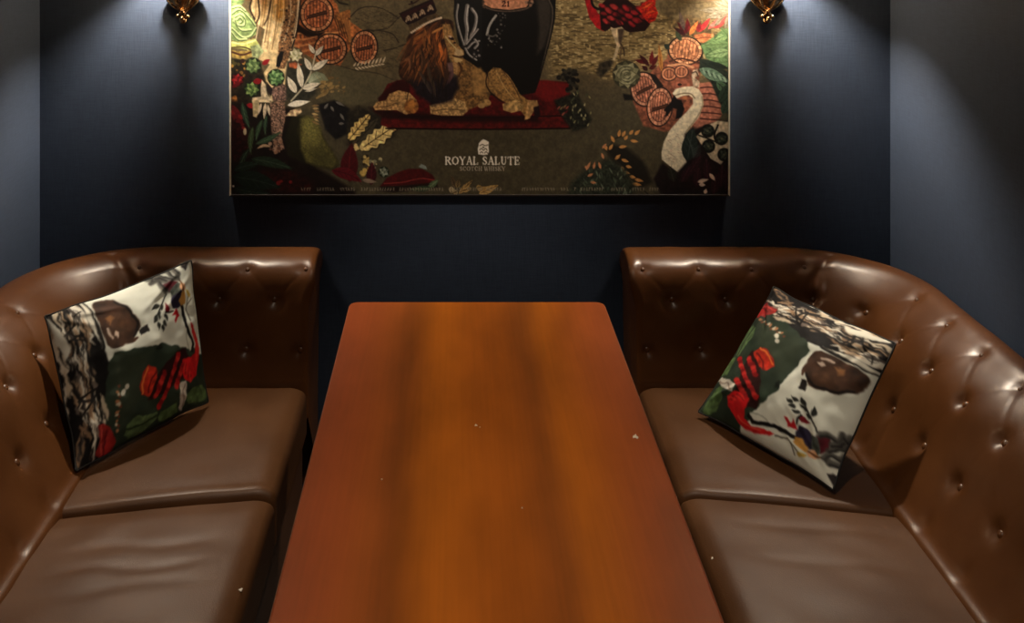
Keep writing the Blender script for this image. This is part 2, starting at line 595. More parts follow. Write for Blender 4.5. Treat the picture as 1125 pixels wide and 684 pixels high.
def sofa(side, label, shift, wall_gap):
    """side = +1 for the sofa against wall_right, -1 for its mirror image against wall_left"""
    X = (lambda x: x) if side > 0 else (lambda x: 2 * MID - x)
    flip = side < 0

    def mir(V):
        V = np.array(V, dtype=float)
        V[..., 0] = X(V[..., 0])
        return V

    def mirf(F):
        if not flip:
            return F
        return F[:, ::-1] if isinstance(F, np.ndarray) else [f[::-1] for f in F]

    root = thing('tufted_sofa', label, 'sofa', (X(0.75), 2.0, 0))

    # ---- backrest: profile swept round an L-shaped path
    LA = (X_SIDE - R_IN) - X_END
    LC = R_IN * math.pi / 2 + 0.12      # arc given extra length so tufts are not crowded
    LB = (Y_BACK - R_IN) - Y_NEAR
    sub = [4, 10, 26, 32, 26, 20, 14, 10, 6, 2]
    pa, pb = [], []
    for i, n in enumerate(sub):
        pa.append(catmull(PROF_A, n)[:0])
    def dense(P):
        Q = np.vstack([2 * P[0] - P[1], P, 2 * P[-1] - P[-2]])
        out = []
        for i, n in enumerate(sub):
            t = np.linspace(0, 1, n, endpoint=False)[:, None]
            p0, p1, p2, p3 = Q[i], Q[i + 1], Q[i + 2], Q[i + 3]
            if i >= 9:
                out.append(p1 + (p2 - p1) * t)
            else:
                out.append(0.5 * (2 * p1 + (p2 - p0) * t + (2 * p0 - 5 * p1 + 4 * p2 - p3) * t ** 2 + (3 * p1 - p0 - 3 * p2 + p3) * t ** 3))
        out.append(P[-1:])
        return np.concatenate(out)
    DA, DB = dense(PROF_A), dense(PROF_B)
    DB = DB + np.array([[1.0, 0.0]]) * np.interp(np.arange(len(DB)), [0, sum(sub[:5]), sum(sub[:7])], [0, 0, 1])[:, None] * wall_gap
    knot = np.concatenate([[0], np.cumsum(sub)])
    tl = np.concatenate([[0], np.cumsum(np.linalg.norm(np.diff((DA + DB) / 2, axis=0), axis=1))])
    m = len(tl)
    ds = 0.0045
    s = np.concatenate([np.linspace(0, 0.02, 9)[:-1], np.arange(0.02, LA + LC + LB, ds)])
    n = len(s)

    def frame(sv):
        sv = np.asarray(sv, dtype=float)
        a = np.clip((sv - LA) / LC, 0, 1) * math.pi / 2
        bx = np.where(sv < LA, X_END + sv, X_SIDE - R_IN + R_IN * np.sin(a))
        by = np.where(sv < LA, Y_BACK, Y_BACK - R_IN + R_IN * np.cos(a)) - np.clip(sv - LA - LC, 0, None)
        return bx, by, np.sin(a), np.cos(a), sstep(LA - 0.02, LA + LC + 0.02, sv)

    bx, by, nx, ny, w = frame(s)
    O = DA[None, :, 0] * (1 - w[:, None]) + DB[None, :, 0] * w[:, None]
    Z = DA[None, :, 1] * (1 - w[:, None]) + DB[None, :, 1] * w[:, None]
    P = np.stack([bx[:, None] + nx[:, None] * O, by[:, None] + ny[:, None] * O, Z], -1)
    # free end: ease the section inwards so the end is softly rounded, with a slightly fuller roll
    ctr = np.stack([np.full(n, X_END), np.full(n, Y_BACK + 0.13), np.full(n, .5)], -1)
    e = np.clip(1 - s / 0.02, 0, 1)
    k = 1 - 0.10 * (1 - np.sqrt(np.clip(1 - e ** 2, 0, 1)))
    top = sstep(.66, .72, Z[0])
    for a_ in (1, 2):
        cen = np.where(a_ == 1, Y_BACK + 0.13, 0.45 + 0.22 * top)
        P[..., a_] = np.where(s[:, None] < 0.02, cen + (P[..., a_] - cen) * k[:, None], P[..., a_])
    P[..., 0] -= (np.clip(1 - s / 0.10, 0, 1) ** 2)[:, None] * 0.016 * top[None, :] * np.ones((n, 1))

    # ---- tuft positions in (s, t)
    def sy(y):
        return LA + LC + (Y_BACK - R_IN - y)
    tufts = []
    trow = {r: tl[knot[ROW[r]]] for r in ROW}
    a2 = [.094, .235, .375] if side > 0 else [.088, .236, .376]
    a1 = [.025, .168, .307, .43] if side > 0 else [.018, .162, .310, .43]
    for q in a2:
        tufts.append((q, 2))
    for q in a1:
        tufts.append((q, 1))
    for q in a1:
        tufts.append((q, 3))
    sc = LA + LC / 2
    tufts += [(sc - 0.005, 2), (sc + 0.004, 3)]
    y2 = 2.573 - shift
    for i in range(10):
        tufts.append((sy(y2 - 0.1515 * i), 2))
        tufts.append((sy(y2 - 0.076 - 0.1515 * i), 1))
        tufts.append((sy(y2 - 0.10 + 0.012 * shift / 0.07 - 0.1515 * i - (0.0 if i else -0.01)), 3))
        tufts.append((sy(y2 - 0.242 - 0.1515 * i), 4))
    tufts = [(q, r) for q, r in tufts if 0.01 < q < s[-1] - 0.02]
    D = np.zeros((n, m))
    S2, T2 = s[:, None], tl[None, :]
    amp = {1: .0045, 2: .012, 3: .010, 4: .004}
    for q, r in tufts:
        t0 = trow[r]
        i0, i1 = np.searchsorted(s, [q - .12, q + .12])
        dd = (S2[i0:i1] - q) ** 2 + (T2 - t0) ** 2
        D[i0:i1] -= amp[r] * np.exp(-dd / (2 * .0125 ** 2)) + 0.30 * amp[r] * np.exp(-dd / (2 * .032 ** 2))

    def groove(s0, t0, s1, t1, depth, width, fade=True):
        i0, i1 = np.searchsorted(s, [min(s0, s1) - .02, max(s0, s1) + .02])
        ax, at = s1 - s0, t1 - t0
        L2 = ax * ax + at * at
        u = np.clip(((S2[i0:i1] - s0) * ax + (T2 - t0) * at) / L2, 0, 1)
        dd = (S2[i0:i1] - s0 - u * ax) ** 2 + (T2 - t0 - u * at) ** 2
        f = np.sin(np.pi * np.clip(u, 0, 1)) ** 0.5 if fade else 1.0
        D[i0:i1] -= depth * f * np.exp(-dd / (2 * width ** 2))
    byrow = {r: sorted(q for q, rr in tufts if rr == r) for r in (1, 2, 3, 4)}
    for r, r2, dep in ((2, 1, .0008), (2, 3, .0003), (3, 4, .0002)):
        for q in byrow[r]:
            for q2 in byrow[r2]:
                if 0.03 < abs(q - q2) < .115:
                    groove(q, trow[r], q2, trow[r2], dep, .0035)
    tcrest = tl[knot[6]]
    for q in byrow[1]:
        groove(q, trow[1], q, tl[knot[7]], .0007, .004)
    # gathered seam where the two runs meet
    groove(sc, trow[3], sc - .004, tcrest, .006, .006, False)
    groove(sc + .022, trow[2], sc + .006, trow[1], .003, .004)
    groove(sc - .024, trow[2], sc - .006, trow[1], .003, .004)
    # broad swell of the stuffing and slight unevenness
    D += 0.0016 * (vnoise(S2 * 9 + 0 * T2, T2 * 9 + 0 * S2, 5) - .5) + 0.0012 * (vnoise(S2 * 26 + 0 * T2, T2 * 22 + 0 * S2, 7) - .5)
    D *= (1 - sstep(tl[knot[7]], tl[knot[8]], T2)) * sstep(0.004, .03, S2)
    gs, gt = np.gradient(P, axis=0), np.gradient(P, axis=1)
    N = np.cross(gs, gt)
    N /= np.linalg.norm(N, axis=2, keepdims=True) + 1e-12
    # outward = towards the sitter (negative offset direction)
    sgn = -np.sign((N[..., 0] * nx[:, None] + N[..., 1] * ny[:, None])[:, :knot[4]].mean())
    N *= sgn
    P = P + N * D[..., None]
    V = P.reshape(-1, 3)
    F = grid_faces(n, m, flip=(sgn < 0))
    F = F.tolist()
    F.append(list(range(m)) if sgn < 0 else list(range(m))[::-1])
    b0 = (n - 1) * m
    F.append([b0 + j for j in range(m)][::(-1 if sgn < 0 else 1)])
    back = part('backrest', mir(V), mirf(F), M_LEATHER, root)

    # ---- buttons
    Vb, Fb = ball((0, 0, 0), 0.0085, 14, (1, 1, 0.62))
    bm_ = None
    for q, r in tufts:
        if r == 4:
            continue
        i = min(n - 1, int(np.searchsorted(s, q)))
        j = knot[ROW[r]]
        c = P[i, j] + N[i, j] * (-0.0005)
        nrm = N[i, j]
        c, nrm = mir(c), nrm * np.array((side, 1, 1))
        if bm_ is None:
            ob = link_mesh('button', Vb, Fb, M_LEATHER, back)
            bm_ = ob.data
        else:
            ob = bpy.data.objects.new('button', bm_)
            C.objects.link(ob)
            ob.parent = back
        from mathutils import Vector
        ob.rotation_mode = 'QUATERNION'
        ob.rotation_quaternion = Vector(nrm).to_track_quat('Z', 'Y')
        ob.location = c
        if r == 1:
            ob.scale = (.7, .7, .7)

    # ---- seat cushions
    yl = lambda x: 2.178 - (x - 0.49) * 0.172          # slanting joint between the two cushions
    TOP = 0.452

    def cushion(far):
        lo = 0.0
        x0, x1 = X_END, X_SIDE + 0.03
        yA, yB = (2.16, Y_BACK + 0.02) if far else (1.20, 2.156)
        V, F = rbox((x1 - x0, yB - yA, 0.125), 0.013, 0.011)
        V = V + np.array(((x0 + x1) / 2, (yA + yB) / 2, TOP - 0.0625))
        u = (V[:, 0] - x0) / (x1 - x0)
        v = (V[:, 1] - yA) / (yB - yA)
        topw = sstep(TOP - .05, TOP - .005, V[:, 2])
        V[:, 2] += topw * 0.012 * np.clip(u * (1 - u) * 4, 0, 1) ** .6 * np.clip(v * (1 - v) * 4, 0, 1) ** .5
        V[:, 2] += topw * 0.003 * (vnoise(V[:, 0] * 14, V[:, 1] * 14, 3 + int(far)) - .5)
        # the front edge rolls over softly
        V[:, 2] -= topw * 0.016 * np.clip(1 - u / .10, 0, 1) ** 2
        # slant of the joint
        if far:
            V[:, 1] += (yl(V[:, 0]) - 2.16) * (1 - v)
            roll = np.exp(-((V[:, 1] - yl(V[:, 0]) - .016) / .014) ** 2)
            V[:, 2] += topw * (0.005 if side < 0 else 0.002) * roll * np.clip((1 - u) * 1.5, 0, 1)
        else:
            V[:, 1] += (yl(V[:, 0]) - 2.16) * v
            V[:, 2] -= topw * (0.006 if side < 0 else 0.002) * sstep(.93, 1.0, v)
            # soft creases running in from the front edge
            cr = ((1.985, .014, .0022), (1.925, .012, .0026), (1.865, .016, .0018)) if side < 0 else ((2.05, .012, .0016), (1.93, .014, .0014))
            for yc, wd, am in cr:
                off = (vnoise(V[:, 0] * 9, V[:, 0] * 0 + yc * 50, 2) - .5) * .03
                m_ = sstep(.12, .35, u) * (1 - sstep(.62, .95, u))
                V[:, 2] -= topw * am * m_ * np.exp(-((V[:, 1] - yc - off - (u - .5) * -.06) / wd) ** 2)
        return V, F
    for far in (True, False):
        V, F = cushion(far)
        cu = part('seat_cushion', mir(V), mirf(F), M_SEAT, root)
        if not far:
            x, y = (X_END + .012, 1.875) if side < 0 else (X_END + .020, 1.965)
            Vf, Ff = fleck(x, y, TOP + .0005 - .003, .0035, 9 + side)  # highlight on the seat edge, made as a pale fleck
            sc_ = part('scuff_or_glint', mir(Vf), mirf(Ff), M_FLECK, cu)
            sc_['label'] = 'small painted glint on the front edge of the seat'
    # ---- upholstered base and feet
    V, F = rbox((X_SIDE - X_END - .005, Y_BACK - 1.17, 0.245), 0.008, 0.2)
    V = V + np.array(((X_SIDE + X_END + .015) / 2, (Y_BACK + 1.19) / 2, 0.2025))
    part('base', mir(V), mirf(F), M_BASE, root)
    for fx in (X_END + .06, X_SIDE - .05):
        for fy in (1.24, 2.54):
            V, F = lathe([(0.0, 0), (.018, 0), (.026, .03), (.03, .078), (.034, .086), (0, .086)], 20, (fx, fy, 0))
            part('foot', mir(V), mirf(F), M_IRON, root)
    return root


sofa(+1, 'brown leather tufted corner sofa along the right-hand wall, its cushion tilted on one corner', 0.0, 0.0)
sofa(-1, 'brown leather tufted corner sofa along the left-hand wall, its near seat creased', 0.075, 0.028)

# ---------------------------------------------------------------- wall sconces


def sconce(x, label):
    D = 0.092                     # lamp and shade stand this far off the wall
    y = WALL_Y - D
    yb = WALL_Y - 0.019           # the cast bracket hugs the wall
    root = thing('wall_sconce', label, 'wall lamp', (x, WALL_Y, 1.46), 'brass wall sconces')
    # shield-shaped back plate on the wall
    pl = []
    for k in range(64):
        a = 2 * math.pi * k / 64
        w_ = 0.040 * (1 - 0.50 * max(0.0, -math.sin(a)) ** 1.6)
        r = 1 + 0.03 * math.cos(8 * a)
        pl.append((w_ * r * math.cos(a), 0.066 * r * math.sin(a)))
    V, nl = [], len(pl)
    for sc, dy in ((1, 0), (1, -.004), (.90, -.009), (.78, -.007), (.4, -.012)):
        V += [(x + p * sc, WALL_Y - 0.0003 + dy, 1.455 + q * sc) for p, q in pl]
    F = grid_faces(5, nl, closed_m=True).tolist() + [list(range(4 * nl, 5 * nl))]
    part('back_plate', V, [f[::-1] for f in F], M_BRASS, root)
    # half bowl of the bracket, its rim turned over, cut with lobes
    V, F = lathe([(0.004, 1.4040), (.011, 1.4055), (.021, 1.4115), (.033, 1.421), (.043, 1.431), (.0475, 1.440),
                  (.0495, 1.439), (.0505, 1.443), (.048, 1.446), (.042, 1.443), (.030, 1.436), (.012, 1.432), (.002, 1.431)], 72, (0, 0, 0))
    ang = np.arctan2(V[:, 1], V[:, 0])
    g = 1 + 0.035 * np.cos(12 * ang)
    V = np.stack([x + V[:, 0] * g, yb + V[:, 1] * g * .34, V[:, 2]], -1)
    part('bowl', V, F, M_BRASS, root)
    # acanthus ribs sweeping up its sides
    for deg in (-160, -118, -62, -20):
        a = math.radians(deg)
        ca, sa = math.cos(a), math.sin(a) * .36
        pts = [(x + ca * r, yb + sa * r, z) for r, z in ((.006, 1.394), (.011, 1.403), (.024, 1.4105), (.037, 1.421), (.0455, 1.432), (.0485, 1.439), (.050, 1.444))]
        V, F = tube(pts, [.0034, .0032, .0030, .0036, .0038, .0030], 10, 6)
        part('leaf_rib', V, F, M_BRASS, root)
    # neck, dome and cluster of berries below
    V, F = lathe([(.001, 1.3640), (.006, 1.3650), (.0105, 1.369), (.0122, 1.375), (.0105, 1.381), (.0075, 1.386), (.0060, 1.391),
                  (.0080, 1.396), (.0080, 1.400), (.0055, 1.405), (.005, 1.412)], 28, (x, yb, 0))
    V[:, 1] = yb + (V[:, 1] - yb) * .9
    part('finial', V, F, M_BRASS, root)
    for dx, dy, dz, r in ((-.0140, -.004, 1.3865, .0060), (.0140, -.004, 1.3855, .0062), (0, -.0135, 1.3815, .0056), (-.003, -.014, 1.3760, .0036), (.006, -.0125, 1.3772, .0036), (-.0005, -.0090, 1.4015, .0046)):
        V, F = ball((x + dx, yb + dy, dz), r, 16)
        part('berry', V, F, M_BRASS, root)
    for sx in (-1, 1):
        V, F = tube([(x + sx * .002, yb - .006, 1.400), (x + sx * .006, yb - .008, 1.393), (x + sx * .013, yb - .005, 1.3875)], [.0030, .0032, .0030], 10, 6)
        part('scroll', V, F, M_BRASS, root)
    # arm rising forward out of the bowl to the candle cup
    V, F = tube([(x, yb, 1.434), (x, yb - .010, 1.470), (x, yb - .040, 1.500), (x, y + .004, 1.515), (x, y, 1.532)], [.008, .0065, .006, .006, .008], 12, 8)
    part('arm', V, F, M_BRASS, root)
    V, F = lathe([(.004, 1.526), (.016, 1.530), (.0255, 1.538), (.0262, 1.543), (.0240, 1.545), (.014, 1.541), (.002, 1.540)], 36, (x, y, 0))
    part('candle_cup', V, F, M_BRASS, root)
    V, F = lathe([(0, 1.540), (.0115, 1.540), (.0115, 1.590), (.009, 1.594), (0, 1.594)], 24, (x, y, 0))
    part('candle_sleeve', V, F, M_CANDLE, root)
    # fabric shade, open above and below, lined dark to keep the cup's shadow clear
    zs0, zs1, r0, r1 = 1.548, 1.690, .072, .046
    V, F = lathe([(r0 - .0015, zs0), (r0, zs0), (r0 + .0, zs0 + .001), (r1, zs1), (r1 - .0015, zs1)], 48, (x, y, 0))
    part('lamp_shade', V, F, M_SHADE, root)
    V, F = lathe([(r1 - .002, zs1), (r0 - .002, zs0)], 48, (x, y, 0))
    part('shade_lining', V, F, M_LINING, root)
    for k in range(3):
        a = math.radians(30 + 120 * k)
        V, F = tube([(x + .008 * math.cos(a), y + .008 * math.sin(a), 1.588), (x + .060 * math.cos(a), y + .060 * math.sin(a), 1.604)], .0012, 6)
        part('shade_carrier', V, F, M_BRASS, root)
    d = bpy.data.lights.new('sconce_bulb', 'POINT')
    d.energy = SCONCE_POWER
    d.color = SCONCE_COLOUR
    d.shadow_soft_size = 0.020
    lo = bpy.data.objects.new('sconce_bulb', d)
    C.objects.link(lo)
    lo.parent = root
    lo.location = (0, y - WALL_Y, 1.622 - 1.46)
    return root


sconce(-0.7510, 'aged brass wall sconce with berry finial, between the picture and the left-hand wall')
sconce(0.8770, 'aged brass wall sconce with berry finial, between the picture and the right-hand wall')

# ---------------------------------------------------------------- printed artwork


class Print:
    """a printed surface: sRGB ink laid on a grid of sample points (print units are arbitrary)"""

    def __init__(self, xs, ys, paper):
        self.xs, self.ys = np.asarray(xs, float), np.asarray(ys, float)
        self.C = np.ones((len(ys), len(xs), 3)) * np.array(paper, float)
        self.X, self.Y = np.meshgrid(self.xs, self.ys)
        # hand-drawn waver of every outline
        X, Y = self.X.copy(), self.Y.copy()
        for sc, am in ((5.0, 1.5), (2.1, .8)):
            self.X = self.X + am * (vnoise(X / sc, Y / sc, 51) - .5)
            self.Y = self.Y + am * (vnoise(X / sc, Y / sc, 52) - .5)
        self.t = (0.0, 0.0, 1.0)

    def at(self, x0, y0, s):
        """following shapes are written in a detail frame with this origin and scale"""
        self.t = (x0, y0, s)
        return self

    def pt(self, p):
        p = np.asarray(p, float).reshape(-1, 2)
        return p * self.t[2] + np.array(self.t[:2])

    def win(self, P, pad):
        lo, hi = P.min(0) - pad, P.max(0) + pad
        i0, i1 = np.searchsorted(self.ys, [lo[1], hi[1]])
        j0, j1 = np.searchsorted(self.xs, [lo[0], hi[0]])
        return slice(i0, i1), slice(j0, j1)

    @staticmethod
    def segdist(x, y, a, b):
        d = b - a
        u = np.clip(((x - a[0]) * d[0] + (y - a[1]) * d[1]) / (d @ d + 1e-12), 0, 1)
        return np.hypot(x - a[0] - u * d[0], y - a[1] - u * d[1]), u

    def lay(self, w, cov, col, mottle=0.0, scale=3.0, seed=0):
        if cov.size == 0:
            return
        col = np.array(col, float)
        ink = np.broadcast_to(col, cov.shape + (3,))
        if mottle:
            x, y = self.X[w], self.Y[w]
            v = vnoise(x / scale, y / scale, seed + 11) + .5 * vnoise(x * 2 / scale + 9, y * 2 / scale, seed + 3) - .75
            ink = ink * (1 + 1.6 * mottle * v)[..., None]
        cov = np.clip(cov, 0, 1)[..., None]
        self.C[w] = np.clip(self.C[w] * (1 - cov) + ink * cov, 0, 255)

    def poly(self, pts, col, soft=.7, a=1.0, mottle=0.0, scale=3.0, seed=0, curve=False, raw=False):
        P = np.asarray(pts, float).reshape(-1, 2) if raw else self.pt(pts)
        if curve:
            Q = np.vstack([P[-1:], P, P[:2]])
            P = np.concatenate([.5 * (2 * Q[i] + (Q[i + 1] - Q[i - 1]) * t + (2 * Q[i - 1] - 5 * Q[i] + 4 * Q[i + 1] - Q[i + 2]) * t ** 2
                                      + (3 * Q[i] - Q[i - 1] - 3 * Q[i + 1] + Q[i + 2]) * t ** 3)
                                for i in range(1, len(Q) - 2) for t in (0, .25, .5, .75)]).reshape(-1, 2)
        w = self.win(P, soft + 1)
        x, y = self.X[w], self.Y[w]
        if x.size == 0:
            return
        d = np.full(x.shape, 1e9)
        inside = np.zeros(x.shape, bool)
        for k in range(len(P)):
            a_, b_ = P[k], P[(k + 1) % len(P)]
            dd, _ = self.segdist(x, y, a_, b_)
            d = np.minimum(d, dd)
            if abs(a_[1] - b_[1]) > 1e-9:
                cr = (a_[1] > y) != (b_[1] > y)
                inside ^= cr & (x < (b_[0] - a_[0]) * (y - a_[1]) / (b_[1] - a_[1]) + a_[0])
        sd = np.where(inside, -d, d)
        self.lay(w, a * np.clip(.5 - sd / soft, 0, 1), col, mottle, scale, seed)

    def line(self, pts, width, col, soft=.7, a=1.0, curve=True, taper=0, raw=False):
        """stroke; width in print units; taper 1 = pointed at the end, 2 = pointed at both"""
        P = np.asarray(pts, float).reshape(-1, 2) if raw else self.pt(pts)
        if curve and len(P) > 2:
            P = catmull(P, 5)
        w = self.win(P, width + soft + 1)
        x, y = self.X[w], self.Y[w]
        if x.size == 0:
            return
        best = np.full(x.shape, 1e9)
        n = len(P) - 1
        for k in range(n):
            d, u = self.segdist(x, y, P[k], P[k + 1])
            f = (k + u) / n
            r = width / 2
            if taper == 1:
                r = r * (1 - f)
            elif taper == 2:
                r = r * np.sin(np.pi * np.clip(f, .02, .98))
            best = np.minimum(best, d - r)
        self.lay(w, a * np.clip(.5 - best / soft, 0, 1), col)

    def leaf(self, p0, p1, width, col, vein=None, bend=0.0, mottle=0.0, soft=.7, dark=None):
        """pointed leaf from p0 to p1, width in the same frame"""
        a, b = self.pt([p0])[0], self.pt([p1])[0]
        wd = width * self.t[2]
        d = b - a
        nrm = np.array([-d[1], d[0]]) / (np.hypot(*d) + 1e-9)
        t = np.linspace(0, 1, 11)
        mid = a + d * t[:, None] + nrm * (bend * self.t[2] * np.sin(np.pi * t))[:, None]
        hw = wd / 2 * np.sin(np.pi * t ** .8)[:, None]
        P = np.vstack([mid + nrm * hw, (mid - nrm * hw)[::-1]])
        if dark is not None:
            self.poly(P + np.array([.5, .6]), dark, soft + .4, raw=True)
        self.poly(P, col, soft, 1, mottle, 2.5, raw=True)
        if vein is not None:
            self.line(mid[1:-1], .8, vein, .8, .8, False, raw=True)
            for k in range(2, 9, 2):
                for sg in (1, -1):
                    self.line([mid[k], mid[min(10, k + 2)] + nrm * sg * hw[k] * .85], .5, vein, .7, .55, False, raw=True)

    def disc(self, c, rx, ry=None, col=(0, 0, 0), rot=0.0, **kw):
        ry = rx if ry is None else ry
        t = np.linspace(0, 2 * np.pi, 28, endpoint=False)
        ca, sa = math.cos(rot), math.sin(rot)
        x, y = rx * np.cos(t), ry * np.sin(t)
        self.poly(np.stack([c[0] + x * ca - y * sa, c[1] + x * sa + y * ca], -1), col, **kw)

    def blobs(self, centre, spread, n, r, cols, seed, stretch=1.0, ang=None):
        """scatter of little dabs"""
        g = random.Random(seed)
        for k in range(n):
            x = centre[0] + g.uniform(-spread[0], spread[0])
            y = centre[1] + g.uniform(-spread[1], spread[1])
            q = r * g.uniform(.5, 1.3)
            self.disc((x, y), q * stretch, q, cols[k % len(cols)], g.uniform(0, 3.1) if ang is None else ang + g.uniform(-.3, .3), soft=.9)


def rosette(p, c, r, n, cols, seed, dark=(30, 45, 25)):
    p.disc(c, r * 1.02, r * 1.02, dark, soft=1.2)
    for ring, k in ((1.0, n), (.68, n - 1), (.38, max(4, n - 3))):
        for i in range(k):
            a = 2 * math.pi * (i + ring) / k + seed
            q = (c[0] + r * ring * math.cos(a), c[1] + r * ring * math.sin(a))
            p.leaf((c[0] + .1 * (q[0] - c[0]), c[1] + .1 * (q[1] - c[1])), q, r * .5 * ring + r * .1, cols[(i + k) % len(cols)], None, soft=.8)


def barrel_end(p, c, rx, ry, rot=0.0, face=(186, 112, 70), line=(62, 32, 20), rim=(30, 19, 15), light=(214, 150, 104), band=True):
    p.disc(c, rx * 1.10, ry * 1.08, rim, rot, soft=1)
    p.disc(c, rx, ry, light, rot, soft=.8, mottle=.25)
    # staves showing round the rim
    for k in range(17):
        a = 2 * math.pi * k / 17 + .13
        x0, y0 = rx * .80 * math.cos(a), ry * .80 * math.sin(a)
        x1, y1 = rx * math.cos(a), ry * math.sin(a)
        R = lambda x, y: (c[0] + x * math.cos(rot) - y * math.sin(rot), c[1] + x * math.sin(rot) + y * math.cos(rot))
        p.line([R(x0, y0), R(x1, y1)], .7, line, .8, .8, False)
    p.disc(c, rx * .82, ry * .82, line, rot, soft=.9)
    p.disc(c, rx * .78, ry * .78, face, rot, soft=.8, mottle=.35, scale=2)
    for k in range(-3, 4):
        u = k / 3.6
        h = .76 * ry * math.sqrt(max(0, 1 - u * u))
        xx = .76 * rx * u
        R = lambda x, y: (c[0] + x * math.cos(rot) - y * math.sin(rot), c[1] + x * math.sin(rot) + y * math.cos(rot))
        p.line([R(xx, -h), R(xx, h)], .75, line, .8, .9, False)
    if band:
        R = lambda x, y: (c[0] + x * math.cos(rot) - y * math.sin(rot), c[1] + x * math.sin(rot) + y * math.cos(rot))
        p.poly([R(-.6 * rx, .12 * ry), R(.62 * rx, -.2 * ry), R(.66 * rx, -.02 * ry), R(-.58 * rx, .28 * ry)], (96, 56, 36), soft=.8)
        p.line([R(-.6 * rx, .28 * ry), R(.66 * rx, -.02 * ry)], .8, rim, .8)
        p.line([R(-.6 * rx, .12 * ry), R(.62 * rx, -.2 * ry)], .7, rim, .8)


GLYPH = {   # serif capitals on a 0..1 box, y up: (x0, y0, x1, y1, weight)  weight 1 = stem, .45 = hairline
    'R': [(.16, 0, .16, 1, 1), (.16, .97, .5, .97, .5), (.5, .97, .72, .86, .8), (.72, .86, .72, .66, 1), (.72, .66, .5, .52, .8), (.5, .52, .16, .52, .5), (.45, .52, .86, .02, 1), (.02, .02, .32, .02, .45), (.02, .98, .2, .98, .45), (.76, .02, .98, .02, .45)],
    'O': [(.5, 1, .2, .85, .6), (.2, .85, .08, .5, 1), (.08, .5, .2, .15, 1), (.2, .15, .5, 0, .6), (.5, 0, .8, .15, .6), (.8, .15, .92, .5, 1), (.92, .5, .8, .85, 1), (.8, .85, .5, 1, .6)],
    'Y': [(.12, 1, .5, .48, 1), (.88, 1, .5, .48, .55), (.5, .5, .5, 0, 1), (.33, .02, .67, .02, .45), (0, .98, .3, .98, .45), (.72, .98, 1, .98, .45)],
    'A': [(.5, 1, .14, 0, .5), (.5, 1, .86, 0, 1), (.28, .35, .72, .35, .45), (0, .02, .28, .02, .45), (.7, .02, 1, .02, .45)],
    'L': [(.2, 1, .2, 0, 1), (.2, .03, .82, .03, .5), (.84, .25, .82, 0, .5), (.04, .98, .38, .98, .45), (.04, .02, .3, .02, .45)],
    'S': [(.82, .8, .6, .97, .5), (.6, .97, .35, .95, .6), (.35, .95, .17, .76, .8), (.17, .76, .4, .55, 1), (.4, .55, .7, .42, 1), (.7, .42, .83, .22, .9), (.83, .22, .6, .03, .6), (.6, .03, .3, .05, .5), (.3, .05, .15, .24, .5), (.83, .97, .83, .74, .4), (.15, .3, .15, .03, .4)],
    'U': [(.2, 1, .2, .3, 1), (.2, .3, .38, .03, .8), (.38, .03, .62, .03, .6), (.62, .03, .8, .3, .5), (.8, .3, .8, 1, .5), (.04, .98, .36, .98, .45), (.66, .98, .94, .98, .45)],
    'T': [(.5, 1, .5, 0, 1), (.06, .97, .94, .97, .5), (.06, .98, .04, .74, .45), (.94, .98, .96, .74, .45), (.34, .02, .66, .02, .45)],
    'E': [(.2, 1, .2, 0, 1), (.04, .98, .8, .98, .5), (.04, .02, .84, .02, .5), (.2, .52, .62, .52, .5), (.8, .98, .82, .76, .45), (.84, .02, .86, .26, .45), (.62, .64, .62, .4, .45)],
    'C': [(.84, .78, .62, .98, .6), (.62, .98, .34, .93, .7), (.34, .93, .12, .6, 1), (.12, .6, .14, .34, 1), (.14, .34, .36, .05, .8), (.36, .05, .64, .03, .6), (.64, .03, .86, .22, .5), (.85, .98, .85, .7, .4)],
    'H': [(.18, 0, .18, 1, 1), (.82, 0, .82, 1, 1), (.18, .5, .82, .5, .5), (.02, .98, .34, .98, .45), (.02, .02, .34, .02, .45), (.66, .98, .98, .98, .45), (.66, .02, .98, .02, .45)],
    'W': [(.08, 1, .3, 0, 1), (.3, 0, .5, .95, .5), (.5, .95, .72, 0, 1), (.72, 0, .93, 1, .5), (0, .98, .2, .98, .4), (.82, .98, 1, .98, .4)],
    'I': [(.5, 0, .5, 1, 1), (.28, .98, .72, .98, .45), (.28, .02, .72, .02, .45)],
    'K': [(.18, 0, .18, 1, 1), (.8, .98, .22, .45, .5), (.38, .58, .84, .02, 1), (.02, .98, .34, .98, .45), (.02, .02, .34, .02, .45), (.7, .02, .98, .02, .45), (.62, .98, .95, .98, .45)],
    '2': [(.15, .72, .3, .97, .6), (.3, .97, .68, .96, .7), (.68, .96, .8, .7, 1), (.8, .7, .12, .03, .7), (.12, .03, .86, .03, .8), (.86, .03, .88, .22, .5)],
    '1': [(.5, 0, .5, 1, 1), (.5, .98, .25, .84, .5), (.25, .02, .75, .02, .5)],
}
ADV = {'I': .55, 'W': 1.15, 'O': 1.05, 'L': .85, 'S': .78, 'E': .88, '1': .6, '2': .8}


def lettering(p, text, x0, y0, x1, h, stem, col, soft=.55):
    """serif line of text filling x0..x1 with its baseline at y0 (print units, y down)"""
    adv = [.45 if ch == ' ' else ADV.get(ch, .96) for ch in text]
    k = (x1 - x0) / sum(adv)
    x = x0
    for ch, a in zip(text, adv):
        for (ax, ay, bx, by, wt) in GLYPH.get(ch, []):
            wd = a * k * .90
            p.line([(x + ax * wd, y0 - ay * h), (x + bx * wd, y0 - by * h)], stem * wt, col, soft, 1, False, raw=True)
        x += a * k


